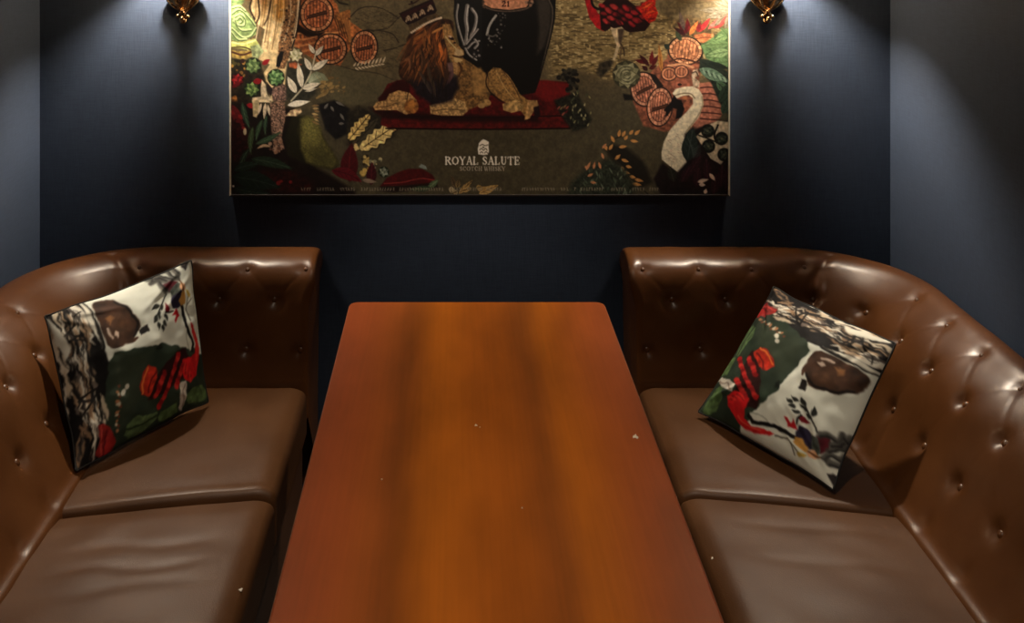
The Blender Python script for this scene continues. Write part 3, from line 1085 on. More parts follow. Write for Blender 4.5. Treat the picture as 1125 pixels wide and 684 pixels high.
def poster_art(p):
    T = .16073
    # ---- ground, distance
    p.C[:] = (106, 95, 74)
    p.lay((slice(None), slice(None)), np.clip(sstep(125, 60, p.Y), 0, 1), (132, 114, 80), .20, 7, 1)
    p.lay((slice(None), slice(None)), np.ones_like(p.X) * .55, (104, 92, 66), .12, 2.2, 4)
    p.lay((slice(None), slice(None)), sstep(80, 130, p.Y) * .9, (92, 84, 62), .10, 5, 2)
    # brushed dry heath right of the urn and under the bird
    w = (slice(None), slice(None))
    n = vnoise(p.X / 9, p.Y / 1.8, 21) * .6 + vnoise(p.X / 4, p.Y / 1.1, 22) * .4
    m = sstep(596, 612, p.X) * (1 - sstep(790, 800, p.X)) * (1 - sstep(76, 88, p.Y - 6 * np.sin(p.X / 13)))
    p.lay(w, m, (160, 138, 92))
    p.lay(w, m * .75 * sstep(.50, .70, n), (96, 80, 50))
    p.lay(w, m * sstep(.62, .80, vnoise(p.X / 3, p.Y / 1.4, 23)), (196, 174, 124))
    # pale field and sky, upper right
    p.at(665, 0, T).poly([(370, -1100), (850, -1100), (850, 150), (700, 130), (560, 150), (440, 120), (370, 90), (340, 30)], (138, 122, 90), soft=4, mottle=.15)
    p.line([(500, 10), (600, 22), (720, 12)], 1.2, (128, 108, 76))
    # distant hills upper middle with hatching
    p.at(385, 0, T)
    for pts in ([(0, 115), (60, 60), (150, 45), (240, 70), (330, 125)], [(120, 205), (220, 212), (290, 235), (330, 290)], [(180, 205), (260, 190), (330, 120), (420, 60)],
                [(230, 345), (300, 330), (380, 300)], [(40, 270), (110, 205), (160, 215)]):
        p.line(pts, 1.2, (62, 50, 34), .9)
    g = random.Random(3)
    for k in range(240):
        x, y = g.uniform(10, 330), g.uniform(60, 200)
        if (x - 165) ** 2 / 150 ** 2 + (y - 130) ** 2 / 75 ** 2 < 1:
            p.line([(x, y), (x + g.uniform(10, 22), y + g.uniform(-8, 8))], .6, (84, 70, 46) if k % 3 else (138, 122, 84), .9, .7)
    for k in range(160):
        x, y = g.uniform(160, 330), g.uniform(210, 470)
        p.line([(x, y), (x + g.uniform(10, 22), y + g.uniform(-6, 10))], .6, (80, 68, 46) if k % 3 else (134, 120, 86), .9, .6)
    p.line([(-100, 440), (30, 480), (180, 500), (290, 545)], 1.0, (60, 54, 38), 1.2, .8)
    p.poly([(-110, 450), (30, 485), (200, 510), (290, 550), (240, 670), (60, 720), (-130, 700), (-160, 560)], (112, 104, 76), soft=3, a=.8)
    # ---- barrels at left
    p.at(245, 0, T)
    p.poly([(520, 0), (760, -60), (800, 120), (870, 200), (870, 330), (800, 450), (640, 420), (500, 330), (480, 280), (500, 150)], (176, 106, 58), soft=1.5, mottle=.35, scale=2)
    for k in range(12):
        p.line([(500 + 30 * k, 190 + 4 * k), (560 + 30 * k, 320 - 4 * k)], .8, (92, 52, 30), .9, .8, False)
    p.line([(510, 230), (600, 215), (760, 225), (860, 190)], 1.6, (224, 160, 100), 1)
    p.line([(560, 240), (700, 300)], 1.2, (70, 38, 22), .9)
    p.poly([(760, 100), (870, 60), (871, 330), (840, 260), (790, 200)], (160, 104, 52), soft=1, mottle=.4)
    p.poly([(730, -20), (871, -20), (871, 70), (790, 40)], (104, 92, 62), soft=1.5, mottle=.3)
    for k in range(5):
        p.line([(760 + 22 * k, 120 + 14 * k), (800 + 18 * k, 240 + 8 * k)], .9, (86, 48, 28))
    p.poly([(500, 150), (560, 200), (640, 225), (700, 215), (650, 260), (560, 240), (500, 210)], (44, 26, 18), soft=2)
    for k in range(6):
        p.line([(478 + 6 * k, 270 + 22 * k), (560, 268 + 20 * k), (640, 250 + 18 * k)], 2.0, [(214, 146, 92), (150, 86, 48)][k % 2], 1.2, .8)
    for k in range(7):
        p.line([(810 + 9 * k, 95 + 8 * k), (840 + 6 * k, 180 + 8 * k), (868, 280)], 2.2, [(206, 146, 78), (132, 78, 40)][k % 2], 1.2, .7)
    barrel_end(p, (640, 95), 108, 118)
    barrel_end(p, (735, 335), 105, 100)
    p.line([(780, 0), (800, 20), (850, 30)], 2, (50, 42, 30))
    p.at(385, 0, T)
    p.poly([(0, 150), (60, 190), (100, 220), (60, 260), (0, 260)], (190, 118, 62), soft=1, mottle=.3)
    barrel_end(p, (95, 325), 86, 112, .08)
    for k in range(9):
        p.leaf((20 + 25 * k, 455 - 3 * k), (40 + 25 * k, 425 - 5 * k), 11, (216, 196, 164))
        p.leaf((30 + 22 * k, 462 - 3 * k), (58 + 22 * k, 480 - 5 * k), 11, (216, 196, 164))
    # ---- trunk at left with cabbages
    p.at(245, 0, T)
    p.poly([(180, -1100), (540, -1100), (525, 0), (500, 190), (470, 330), (440, 440), (415, 640), (330, 700), (300, 560), (250, 535), (320, 440), (245, 405), (285, 200), (230, 165), (190, 90)], (226, 200, 150), soft=1, mottle=.15, scale=4)
    p.poly([(400, -1100), (540, -1100), (525, 0), (500, 190), (450, 400), (420, 470), (370, 470), (380, 300), (420, 130)], (150, 112, 76), soft=1.5, mottle=.5, scale=1.6)
    p.poly([(350, -200), (440, -200), (425, 60), (400, 150), (350, 130)], (214, 152, 62), soft=6, a=.8, mottle=.25)
    p.poly([(250, -100), (330, -100), (310, 40), (270, 110)], (222, 164, 92), soft=6, a=.7)
    g = random.Random(8)
    for k in range(20):
        x = 200 + 17 * k
        p.line([(x + 20, -300), (x + 8, -10), (x + g.uniform(-8, 8), 120), (x - 35, 320 + g.uniform(-60, 60))], g.uniform(.5, 1.1), (132, 96, 58) if k % 3 else (250, 232, 196), .9, .75)
    p.line([(240, 0), (250, 100), (225, 160)], 1.6, (70, 48, 30), .9)
    p.line([(195, 0), (185, 60), (215, 130)], 2, (60, 42, 28), .9)
    p.line([(280, 170), (305, 120), (330, 0)], 1.6, (92, 62, 38), .9)
    p.poly([(395, 350), (415, 352), (405, 410), (385, 460), (362, 455), (370, 390)], (24, 18, 18), soft=1)
    p.line([(520, 0), (500, 190), (450, 420)], 1.3, (240, 220, 184), .8)
    p.line([(530, 0), (508, 200), (470, 330)], 1.6, (36, 24, 18), .9)
    for k in range(40):
        p.disc((g.uniform(395, 490), g.uniform(20, 340)), g.uniform(4, 10), g.uniform(4, 8), [(64, 44, 32), (214, 184, 140), (176, 128, 84)][k % 3], soft=1)
    p.poly([(330, 600), (400, 560), (440, 600), (440, 690), (340, 690)], (140, 110, 98), soft=1, mottle=.5, scale=1.4)
    # cabbage rose
    p.poly([(40, -260), (150, -200), (190, -60), (130, 30), (55, 20)], (120, 150, 92), soft=2, mottle=.35)
    p.poly([(55, 15), (120, 30), (180, 95), (225, 165), (225, 235), (170, 265), (100, 285), (52, 270)], (140, 164, 104), soft=1, mottle=.2, curve=False)
    for pts in ([(60, 190), (130, 250), (190, 240), (225, 190)], [(70, 140), (120, 200), (190, 200)], [(60, 90), (110, 60), (170, 110), (215, 170)], [(80, 110), (120, 95), (150, 130), (140, 170), (95, 165), (80, 130)],
                [(95, 130), (115, 115), (130, 140), (112, 152)], [(55, 215), (100, 265), (160, 265)], [(60, 50), (110, 40), (150, 70)]):
        p.line(pts, 2.0, (190, 204, 150), .9)
        p.line(np.array(pts) + np.array([3, 10]), 1.2, (84, 104, 58), .9)
    p.poly([(52, 280), (130, 285), (220, 262), (245, 300), (200, 350), (120, 330), (52, 330)], (184, 190, 110), soft=1, mottle=.2)
    p.line([(60, 290), (140, 300), (220, 275)], 1.6, (226, 226, 160))
    p.line([(60, 325), (140, 322), (200, 345)], 1.6, (104, 84, 48))
    p.poly([(52, 340), (110, 350), (190, 345), (200, 385), (130, 410), (60, 390)], (172, 148, 78), soft=1, mottle=.3)
    p.line([(60, 355), (130, 375), (195, 355)], 2, (92, 46, 34))
    p.poly([(190, 320), (245, 300), (280, 350), (240, 400), (200, 390)], (150, 160, 118), soft=1.2, mottle=.3)
    # undergrowth beneath the trunk
    p.poly([(48, 400), (140, 410), (250, 420), (290, 540), (300, 700), (40, 700)], (52, 44, 30), soft=2, mottle=.5)
    p.blobs((110, 470), (60, 60), 26, 12, [(150, 110, 54), (196, 150, 70), (60, 30, 26), (94, 86, 44)], 5)
    rosette(p, (205, 450), 55, 8, [(108, 132, 84), (150, 172, 112), (84, 108, 62)], .3)
    rosette(p, (362, 530), 58, 9, [(104, 146, 90), (156, 190, 128), (78, 112, 66)], .8)
    rosette(p, (197, 610), 52, 8, [(112, 140, 76), (160, 184, 110), (74, 100, 56)], .1)
    p.leaf((268, 440), (322, 405), 34, (164, 28, 40))
    p.leaf((205, 560), (275, 550), 40, (160, 24, 36))
    rosette(p, (98, 545), 44, 7, [(170, 30, 38), (120, 18, 26), (196, 60, 60)], .4, (50, 12, 14))
    p.leaf((60, 600), (120, 560), 26, (120, 16, 26))
    p.poly([(265, 545), (290, 575), (300, 640), (340, 690), (262, 690), (258, 600)], (226, 206, 172), soft=1, mottle=.2)
    p.poly([(300, 560), (340, 610), (330, 660), (300, 620)], (54, 44, 46), soft=1)
    p.poly([(48, 660), (90, 650), (100, 700), (48, 700)], (180, 120, 54), soft=1.2, mottle=.4)
    p.poly([(200, 668), (260, 660), (330, 700), (200, 700)], (230, 208, 170), soft=1.2, mottle=.2)
    # cream flower, white sprig, pale shell leaf, coral
    p.poly([(440, 420), (560, 400), (600, 500), (640, 640), (560, 700), (430, 690), (430, 520)], (66, 64, 52), soft=3, mottle=.2)
    rosette(p, (498, 375), 48, 8, [(206, 198, 160), (176, 174, 130), (226, 220, 190)], .5, (104, 84, 58))
    p.poly([(450, 430), (490, 425), (540, 440), (500, 470), (455, 460)], (196, 110, 66), soft=1.5, mottle=.3)
    p.poly([(575, 560), (590, 510), (640, 488), (690, 505), (722, 550), (660, 570), (600, 575)], (142, 150, 122), soft=1)
    for k in range(6):
        p.line([(590, 565), (640 + 14 * k - 40, 510 + 5 * abs(k - 2))], .7, (196, 200, 172), .8, .8)
    for k in range(10):
        a = -.2 - .16 * k
        p.line([(640, 670), (720 + 30 * math.cos(a), 620 + 26 * math.sin(a * 2)), (650 + 190 * math.cos(a), 680 + 190 * math.sin(a) * .85)], 1.6, (168, 140, 88) if k % 2 else (128, 104, 62), .9, 1, taper=1)
    p.blobs((750, 580), (80, 50), 26, 9, [(170, 142, 90), (136, 110, 66)], 12, 1.8, -.5)
    p.line([(465, 690), (510, 640), (545, 600), (585, 530), (605, 480), (625, 400), (636, 350)], 1.6, (206, 196, 168), .8)
    for a_, b_, wd in (((540, 602), (512, 425), 46), ((500, 636), (440, 522), 50), ((604, 482), (556, 392), 40), ((606, 480), (722, 404), 44),
                       ((626, 366), (584, 300), 30), ((632, 380), (686, 312), 30), ((540, 606), (668, 568), 44), ((560, 625), (640, 605), 18)):
        p.leaf(a_, b_, wd, (232, 222, 200), None, dark=(40, 36, 28))
        p.line([a_, b_], .6, (170, 156, 130), .8, .6)
    # ---- lower left
    p.at(245, 110, T)
    p.poly([(45, 0), (480, 60), (520, 250), (640, 460), (900, 620), (900, 690), (45, 690)], (34, 20, 16), soft=5, mottle=.3, scale=5)
    p.poly([(50, 60), (150, 120), (190, 300), (170, 420), (50, 420)], (66, 15, 15), soft=6, a=.8, mottle=.5)
    p.poly([(250, 480), (450, 470), (620, 560), (600, 640), (330, 640)], (66, 16, 14), soft=8, a=.8, mottle=.4)
    p.leaf((60, 30), (140, 180), 50, (116, 22, 28), None)
    p.leaf((160, 30), (232, 48), 36, (168, 28, 40))
    p.blobs((100, 150), (45, 60), 12, 14, [(120, 26, 30), (150, 36, 40), (70, 16, 18)], 31, 1.4)
    p.disc((150, 215), 11, 24, (214, 196, 156), soft=1)
    p.poly([(320, 20), (420, 0), (430, 110), (400, 250), (420, 330), (350, 370), (330, 200)], (142, 112, 94), soft=1.5, mottle=.6, scale=1.3)
    p.poly([(200, 0), (245, 0), (250, 60), (230, 120), (205, 110)], (206, 184, 140), soft=1, mottle=.25)
    for a_, b_, wd in (((262, 20), (240, 100), 20), ((290, 20), (280, 130), 26), ((305, 30), (320, 110), 20)):
        p.leaf(a_, b_, wd, (232, 212, 180), None)
    for a_, b_, wd, c_ in (((130, 10), (185, 200), 40, (52, 76, 56)), ((205, 180), (188, 370), 40, (72, 88, 50)), ((270, 130), (225, 280), 34, (58, 84, 58)),
                           ((300, 100), (290, 240), 28, (50, 76, 58)), ((220, 300), (400, 215), 40, (66, 92, 66)), ((180, 330), (110, 470), 40, (36, 54, 40))):
        p.leaf(a_, b_, wd, c_, (104, 130, 96), 8)
    p.line([(230, 332), (280, 310), (330, 320)], 3.4, (212, 178, 140), 1, 1, taper=2)
    p.blobs((360, 310), (40, 50), 16, 12, [(170, 128, 100), (120, 84, 66), (196, 158, 130)], 17)
    p.leaf((190, 400), (480, 470), 70, (44, 64, 46), (84, 104, 76), -8)
    p.leaf((60, 520), (400, 600), 120, (30, 50, 40), (70, 92, 74), -10)
    p.leaf((70, 600), (330, 640), 70, (28, 46, 36), (64, 84, 66), 8)
    p.leaf((70, 480), (250, 430), 60, (34, 54, 42), (70, 92, 74), -6)
    p.disc((70, 588), 8, 7, (230, 220, 200))
    p.blobs((430, 570), (60, 20), 4, 12, [(150, 40, 40)], 4)
    # pear
    p.poly([(470, 110), (560, 105), (620, 130), (665, 190), (700, 280), (760, 370), (795, 440), (755, 475), (640, 455), (540, 425), (440, 380), (420, 250)], (46, 42, 22), soft=3, curve=False)
    p.poly([(530, 130), (570, 108), (615, 122), (655, 175), (690, 270), (750, 360), (786, 430), (750, 465), (650, 450), (570, 425), (530, 330), (535, 220)], (112, 106, 54), soft=4, mottle=.25, scale=1.4)
    p.poly([(560, 150), (610, 150), (640, 220), (620, 300), (560, 280), (545, 210)], (160, 152, 82), soft=16, a=.75, mottle=.25, scale=1.2)
    p.poly([(600, 330), (700, 330), (780, 430), (740, 465), (620, 440)], (86, 82, 44), soft=10, a=.7)
    # dark bird-like leaves right of the pear
    p.poly([(650, 30), (760, 0), (870, 60), (850, 230), (770, 270), (700, 200)], (28, 26, 28), soft=3, mottle=.4)
    for k in range(7):
        p.leaf((605 + 9 * (k % 3), 60 + 17 * k - 20), (660 - 6 * (k % 2), 35 + 22 * k), 16, (196, 166, 112) if k % 2 else (150, 122, 80))
    for a_, b_ in (((735, 40), (760, 80)), ((800, 90), (830, 140)), ((790, 160), (830, 160)), ((690, 60), (720, 20)), ((770, 10), (830, 40))):
        p.leaf(a_, b_, 18, (128, 122, 114), None)
    # sprigs and oak leaves
    p.poly([(425, 110), (460, 70), (530, 55), (540, 80), (500, 110), (450, 108)], (222, 190, 150), soft=1, mottle=.3)
    p.leaf((440, 35), (596, 8), 42, (240, 232, 214), None)

    def oak(base, tip, wd, col, vein, lobes=5):
        a, b = np.array(base, float), np.array(tip, float)
        d = b - a
        nrm = np.array([-d[1], d[0]]) / np.hypot(*d)
        up, dn = [], []
        for k in range(lobes * 6 + 1):
            t = k / (lobes * 6)
            h = wd / 2 * np.sin(math.pi * (.12 + .8 * t)) * (.84 + .16 * math.cos(2 * math.pi * lobes * t + 2.6))
            up.append(a + d * t + nrm * h)
            dn.append(a + d * t - nrm * h)
        p.poly(np.array(up + dn[::-1]) + np.array((5, 6)), (36, 30, 22), soft=1.2)
        p.poly(up + dn[::-1], col, soft=1.0, mottle=.2)
        p.line([a, b], 1.0, vein, .8, 1, False)
        for k in range(1, lobes):
            t = k / lobes
            for s_ in (1, -1):
                p.line([a + d * t, a + d * min(1, t + .13) + nrm * s_ * wd * .34], .7, vein, .8, .85, False)
    p.at(385, 110, T)
    p.poly([(-20, 80), (60, 40), (330, 150), (300, 250), (150, 330), (40, 330), (-20, 300)], (56, 50, 38), soft=5, mottle=.3)
    p.leaf((10, 330), (190, 120), 80, (88, 80, 60), (40, 34, 26))
    oak((-10, 270), (130, 100), 92, (224, 194, 120), (72, 52, 28))
    oak((70, 335), (318, 165), 120, (232, 206, 136), (80, 56, 30))
    p.blobs((60, 320), (30, 20), 8, 12, [(222, 196, 130)], 6)
    p.leaf((-5, 560), (10, 290), 120, (92, 16, 24), (140, 40, 44), -10)
    p.leaf((-130, 480), (80, 560), 80, (116, 22, 36), (70, 12, 20), -16)
    p.blobs((105, 410), (30, 30), 14, 12, [(222, 196, 124), (196, 166, 96), (60, 46, 28)], 61)
    p.blobs((170, 430), (40, 40), 14, 10, [(206, 190, 140), (150, 150, 118), (90, 84, 62)], 62)
    p.blobs((100, 490), (26, 26), 8, 13, [(216, 184, 100), (170, 140, 74)], 63)
    rosette(p, (228, 490), 36, 6, [(136, 142, 122), (100, 106, 88), (170, 176, 156)], .6)
    p.leaf((140, 580), (148, 420), 70, (78, 16, 30), (130, 50, 56))
    p.leaf((80, 545), (180, 560), 30, (150, 130, 110))
    p.poly([(200, 590), (250, 530), (330, 490), (400, 468), (490, 470), (560, 510), (590, 560), (470, 575), (330, 585)], (98, 22, 24), soft=1, mottle=.12)
    p.line([(230, 570), (360, 560), (480, 535), (580, 548)], 1.2, (160, 62, 56))
    p.poly([(200, 590), (330, 585), (590, 560), (600, 600), (300, 630), (200, 620)], (44, 26, 20), soft=2)
    p.poly([(465, 455), (485, 435), (515, 450), (525, 475), (490, 465)], (150, 160, 150), soft=1)
    p.leaf((600, 545), (520, 610), 40, (92, 112, 78), (150, 160, 120))
    p.leaf((560, 600), (400, 610), 40, (56, 74, 50), (120, 130, 96))
    for a_, b_, c_ in (((720, 600), (690, 520), (120, 100, 72)), ((730, 620), (700, 640), (214, 190, 140)), ((740, 640), (835, 545), (196, 160, 96)), ((730, 600), (740, 540), (150, 128, 84)),
                       ((760, 620), (830, 600), (206, 172, 108)), ((690, 590), (690, 640), (230, 208, 160)), ((860, 600), (900, 590), (206, 172, 104))):
        p.leaf(a_, b_, 34, c_, (70, 52, 32))
    # ---- carpet, urn, lion
    p.at(0, 0, 1)
    p.poly([(426, 92), (446, 86), (470, 90), (500, 110), (588, 96), (592, 88), (624, 90), (628, 110), (626, 128), (420, 128), (410, 122)], (104, 20, 20), soft=1.2, mottle=.25)
    p.poly([(420, 126), (438, 128), (626, 126), (626, 141), (430, 141.5), (418, 137)], (106, 22, 20), soft=1, mottle=.25)
    p.line([(438, 128), (530, 129), (626, 127)], 1.6, (44, 8, 8))
    p.line([(424, 141), (530, 142), (626, 141)], 1.8, (40, 8, 8))
    p.poly([(570, 92), (600, 88), (624, 92), (624, 108), (600, 112)], (150, 28, 30), soft=3, a=.7)
    p.poly([(415, 108), (436, 88), (450, 90), (450, 112), (425, 126)], (70, 14, 14), soft=2)
    # urn
    p.poly([(499, -165), (612, -165), (610, 5), (609, 22), (604, 45), (598, 68), (592, 90), (588, 102), (560, 106), (530, 104), (512, 72), (503, 45), (499, 15)], (20, 17, 14), soft=1)
    p.poly([(588, -10), (600, -6), (606, 8), (605, 30), (598, 52), (590, 60), (592, 30)], (86, 76, 66), soft=5, a=.8)
    p.line([(603, 0), (607, 10), (606, 28), (600, 55), (594, 80)], 1.3, (124, 108, 92), 1.1, .9)
    p.line([(610, 0), (608.5, 24), (602, 52), (592, 88)], 1.2, (12, 9, 8), .9)
    p.poly([(530, -40), (582, -40), (584, 0), (578, 8), (560, 11), (540, 9), (530, 4)], (208, 146, 110), soft=1, mottle=.15)
    p.line([(530, 6), (542, 11), (560, 12.5), (578, 9.5), (586, 3)], 1.6, (110, 92, 78))
    p.blobs((533, 5), (4, 4), 6, 1.6, [(190, 150, 120), (96, 72, 56)], 71)
    p.blobs((582, 2), (4, 4), 6, 1.6, [(170, 130, 104), (86, 64, 50)], 72)
    lettering(p, '21', 551.2, 7.0, 560.5, 5.6, 1.5, (74, 30, 24))
    p.line([(545, 17), (540, 24), (537, 30), (535, 38)], 2.6, (178, 172, 164), .9)
    p.line([(535, 38), (541, 40), (545, 38)], 1.4, (120, 114, 108), .9)
    p.blobs((544, 46), (9, 7), 14, 1.0, [(150, 144, 138), (96, 92, 88)], 73)
    p.blobs((551, 28), (5, 12), 9, 1.0, [(130, 124, 118), (80, 76, 72)], 74)
    p.blobs((550, 18), (7, 4), 7, .9, [(110, 104, 98)], 75)
    # carved shoulder ornament at the left of the urn
    p.at(385, 0, T)
    p.poly([(720, -20), (900, -20), (900, 420), (830, 400), (770, 330), (730, 230), (705, 90)], (34, 32, 30), soft=2)
    for pts, wd in (([(800, 40), (790, 130), (800, 210), (790, 290)], 4.6), ([(830, 60), (860, 110), (850, 190), (815, 260)], 3.4), ([(790, 300), (830, 250), (870, 200)], 2.4),
                    ([(800, 330), (840, 290), (880, 280)], 2.2), ([(735, 30), (725, 120), (750, 230), (800, 360), (860, 410)], 2.0), ([(850, 270), (870, 300), (850, 330)], 2.6)):
        p.line(pts, wd, (136, 128, 122), 1.2)
        p.line(np.array(pts) + np.array([4, 0]), wd * .3, (204, 196, 188), .9)
    p.line([(812, 60), (818, 160), (806, 260)], 1.6, (16, 14, 14), .9)
    p.blobs((860, 360), (20, 40), 10, 8, [(150, 142, 140), (70, 66, 64)], 77)
    # lion body and hind quarters
    p.at(0, 0, 1)
    p.poly([(405, 118), (450, 124), (520, 126), (590, 128), (594, 134), (500, 134), (420, 130)], (40, 10, 10), soft=4, a=.8)
    p.poly([(505, 62), (516, 68), (524, 74), (533, 80), (541, 96), (536, 112), (522, 118), (506, 124), (496, 118)], (140, 104, 58), soft=1.5, mottle=.35, scale=2)
    p.poly([(518, 76), (528, 74), (536, 84), (536, 100), (528, 106), (518, 100)], (174, 134, 78), soft=3, a=.8, mottle=.2)
    p.poly([(536, 80), (542, 74), (550, 75), (558, 82), (565, 92), (571, 103), (580, 110), (588, 112), (591, 118), (584, 125), (577, 128), (572, 122), (560, 116), (548, 108), (538, 100)], (162, 124, 70), soft=1, mottle=.3, scale=1.8)
    p.line([(536, 78), (534, 92), (541, 104), (552, 112)], 1.3, (58, 36, 20), .9)
    p.line([(545, 78), (552, 92), (562, 106), (570, 112)], 1.0, (214, 178, 116), .9, .8)
    p.line([(551, 76), (562, 90), (570, 106)], .8, (92, 62, 34), .9, .9)
    p.disc((534, 113), 5.5, 4, (170, 136, 84), soft=1, mottle=.3)
    p.disc((529, 116), 4, 3, (186, 150, 94), soft=1)
    p.poly([(552, 114), (566, 110), (575, 115), (574, 121), (562, 124), (553, 121)], (190, 154, 96), soft=1, mottle=.3)
    p.poly([(580, 110), (590, 110), (592, 116), (586, 122), (582, 130), (576, 132), (578, 122)], (186, 146, 92), soft=1, mottle=.3)
    p.poly([(586, 118), (592, 116), (594, 126), (588, 132)], (48, 22, 24), soft=1.2)
    # fore legs
    p.poly([(410, 117), (414, 112), (424, 110), (428, 103), (438, 99), (450, 102), (458, 110), (456, 122), (446, 126), (436, 121), (422, 121), (412, 121)], (186, 146, 92), soft=1, mottle=.3, scale=1.7)
    p.line([(413, 118), (424, 117), (436, 113)], .8, (110, 76, 44), .9)
    p.disc((452, 117), 8, 8, (166, 110, 54), soft=1.2, mottle=.35)
    p.disc((452, 115), 4, 4.5, (206, 140, 66), soft=2)
    p.poly([(472, 116), (484, 111), (500, 108), (511, 112), (514, 122), (508, 127), (486, 127), (473, 125)], (190, 154, 100), soft=1, mottle=.3, scale=1.6)
    p.line([(475, 122), (490, 120), (510, 121)], .8, (110, 80, 48), .9)
    # mane
    p.at(385, 0, T)
    mane = [(425, 218), (500, 170), (580, 140), (640, 128), (700, 150), (700, 240), (660, 330), (680, 420), (700, 520), (700, 600), (650, 690), (560, 700), (470, 640), (400, 570), (340, 530), (330, 470), (350, 400), (385, 330), (385, 260)]
    p.poly(mane, (72, 44, 26), soft=1.5, curve=True, mottle=.3)
    p.poly([(400, 540), (520, 560), (640, 540), (730, 520), (740, 600), (690, 690), (560, 720), (450, 640)], (40, 30, 38), soft=5, mottle=.3)
    for q in ([(345, 420), (400, 330), (470, 250), (560, 190)], [(360, 520), (420, 420), (500, 330), (560, 250)], [(620, 160), (580, 260), (600, 380), (560, 480)], [(430, 560), (480, 440), (540, 350)], [(640, 300), (620, 420), (640, 520)]):
        for off in range(5):
            p.line(np.array(q) + np.array([14 * off - 28, 9 * off - 10]), 2.6, [(150, 88, 42), (112, 66, 34), (186, 116, 56), (92, 54, 30), (170, 98, 44)][off], 1.4, .8, taper=2)
    g = random.Random(15)
    strands = [([(430, 230), (470, 200), (500, 180)], (186, 112, 52)), ([(400, 300), (440, 260), (500, 230), (500, 200)], (196, 124, 58)), ([(420, 290), (470, 280), (500, 240)], (150, 84, 40)),
               ([(520, 200), (510, 270), (530, 340), (560, 380)], (186, 116, 54)), ([(560, 190), (540, 260), (560, 330)], (176, 108, 50)), ([(600, 200), (590, 260), (610, 330), (620, 380), (590, 450)], (214, 122, 50)),
               ([(640, 330), (630, 390), (600, 450)], (222, 130, 56)), ([(560, 220), (580, 300), (590, 380)], (150, 86, 40)), ([(380, 400), (420, 390), (430, 360)], (150, 92, 46)), ([(350, 430), (400, 400), (410, 440), (400, 500)], (150, 100, 64)),
               ([(450, 330), (430, 420), (450, 500)], (92, 60, 36)), ([(480, 320), (500, 420), (480, 520)], (104, 70, 44)), ([(530, 400), (540, 500), (570, 590), (580, 660)], (104, 82, 62)), ([(560, 420), (600, 500), (600, 600)], (84, 58, 40)),
               ([(470, 480), (520, 560), (560, 640)], (92, 76, 66)), ([(640, 440), (650, 520), (620, 620)], (84, 54, 40)), ([(680, 430), (690, 500), (660, 580)], (120, 84, 84)), ([(540, 230), (600, 200), (640, 180)], (206, 140, 72)),
               ([(420, 240), (400, 320), (360, 400)], (92, 56, 32)), ([(600, 150), (560, 180), (520, 250)], (120, 70, 36)), ([(640, 160), (650, 210), (640, 260)], (200, 140, 74))]
    for pts, c_ in strands:
        for q in range(3):
            off = np.array([g.uniform(-14, 14), g.uniform(-10, 10)])
            k_ = g.uniform(.75, 1.15)
            p.line(np.array(pts) + off, g.uniform(1.4, 3.0), tuple(np.array(c_) * k_), 1, .9, taper=2)
    for k in range(26):
        x, y = g.uniform(380, 660), g.uniform(200, 640)
        p.line([(x, y), (x + g.uniform(-20, 10), y + 45), (x + g.uniform(-20, 20), y + 95)], 1.1, (30, 18, 12), .9, .8, taper=2)
    # face in profile
    p.poly([(630, 165), (680, 165), (700, 220), (722, 270), (742, 315), (772, 345), (776, 372), (756, 388), (742, 396), (766, 412), (748, 436), (736, 470), (732, 512), (706, 500), (700, 440), (676, 390), (660, 330), (640, 260)], (168, 128, 76), soft=1.2, mottle=.25, scale=1.6)
    p.poly([(720, 330), (770, 346), (774, 374), (740, 384), (710, 372)], (206, 176, 128), soft=2)
    p.poly([(704, 392), (742, 396), (768, 410), (744, 432), (712, 428)], (214, 180, 120), soft=1.5)
    p.line([(700, 380), (740, 390), (772, 384)], 1.3, (58, 32, 22), .9)
    p.line([(650, 250), (690, 300), (720, 330)], 1.2, (214, 196, 140), 1)
    p.disc((690, 262), 20, 11, (46, 28, 22), .5, soft=1)
    p.disc((682, 250), 12, 7, (222, 190, 160), .3, soft=1)
    p.disc((712, 292), 9, 6, (40, 28, 24))
    p.poly([(690, 190), (720, 240), (745, 300), (728, 300), (700, 240)], (110, 92, 56), soft=1.5)
    p.line([(756, 322), (790, 318)], 2.2, (52, 44, 36))
    p.line([(690, 440), (716, 430), (726, 470), (722, 510)], 2.4, (190, 146, 92), 1, taper=2)
    p.poly([(660, 430), (700, 430), (700, 480), (672, 490)], (134, 100, 96), soft=2)
    p.line([(740, 430), (760, 470), (740, 520)], 2.2, (100, 64, 34), 1.2)
    # crown tilted on the mane
    p.poly([(332, 92), (400, 60), (470, 30), (560, -10), (590, 70), (580, 92), (520, 110), (450, 150), (392, 172), (360, 140)], (44, 18, 16), soft=1, mottle=.2)
    p.poly([(345, 98), (450, 52), (560, 4), (572, 24), (470, 74), (362, 120)], (72, 20, 22), soft=2, a=.7)
    for (x, y) in ((395, 125), (440, 108), (490, 82), (545, 52)):
        p.line([(x - 14, y + 22), (x, y - 14), (x + 18, y + 12)], 2.0, (170, 144, 116), .9)
        p.disc((x, y + 8), 7, 9, (206, 180, 148), soft=.9)
        p.line([(x - 16, y - 4), (x - 4, y + 10)], 1.2, (130, 104, 80), .9)
    p.poly([(392, 176), (450, 150), (520, 112), (585, 92), (612, 116), (540, 140), (470, 172), (412, 222)], (94, 74, 48), soft=1.2, mottle=.3)
    for k in range(17):
        t = k / 16
        x = 418 + 200 * t
        y = 222 - 62 * math.sin(t * 1.45) - 38 * t
        p.disc((x, y), 8.5, 7.5, (220, 196, 168), soft=.9)
    p.disc((418, 14), 7, 9, (40, 22, 18))
    p.line([(400, 30), (435, 20), (480, -10)], 1.5, (60, 30, 22))
    # dark grasses right of the carpet
    p.at(525, 0, T)
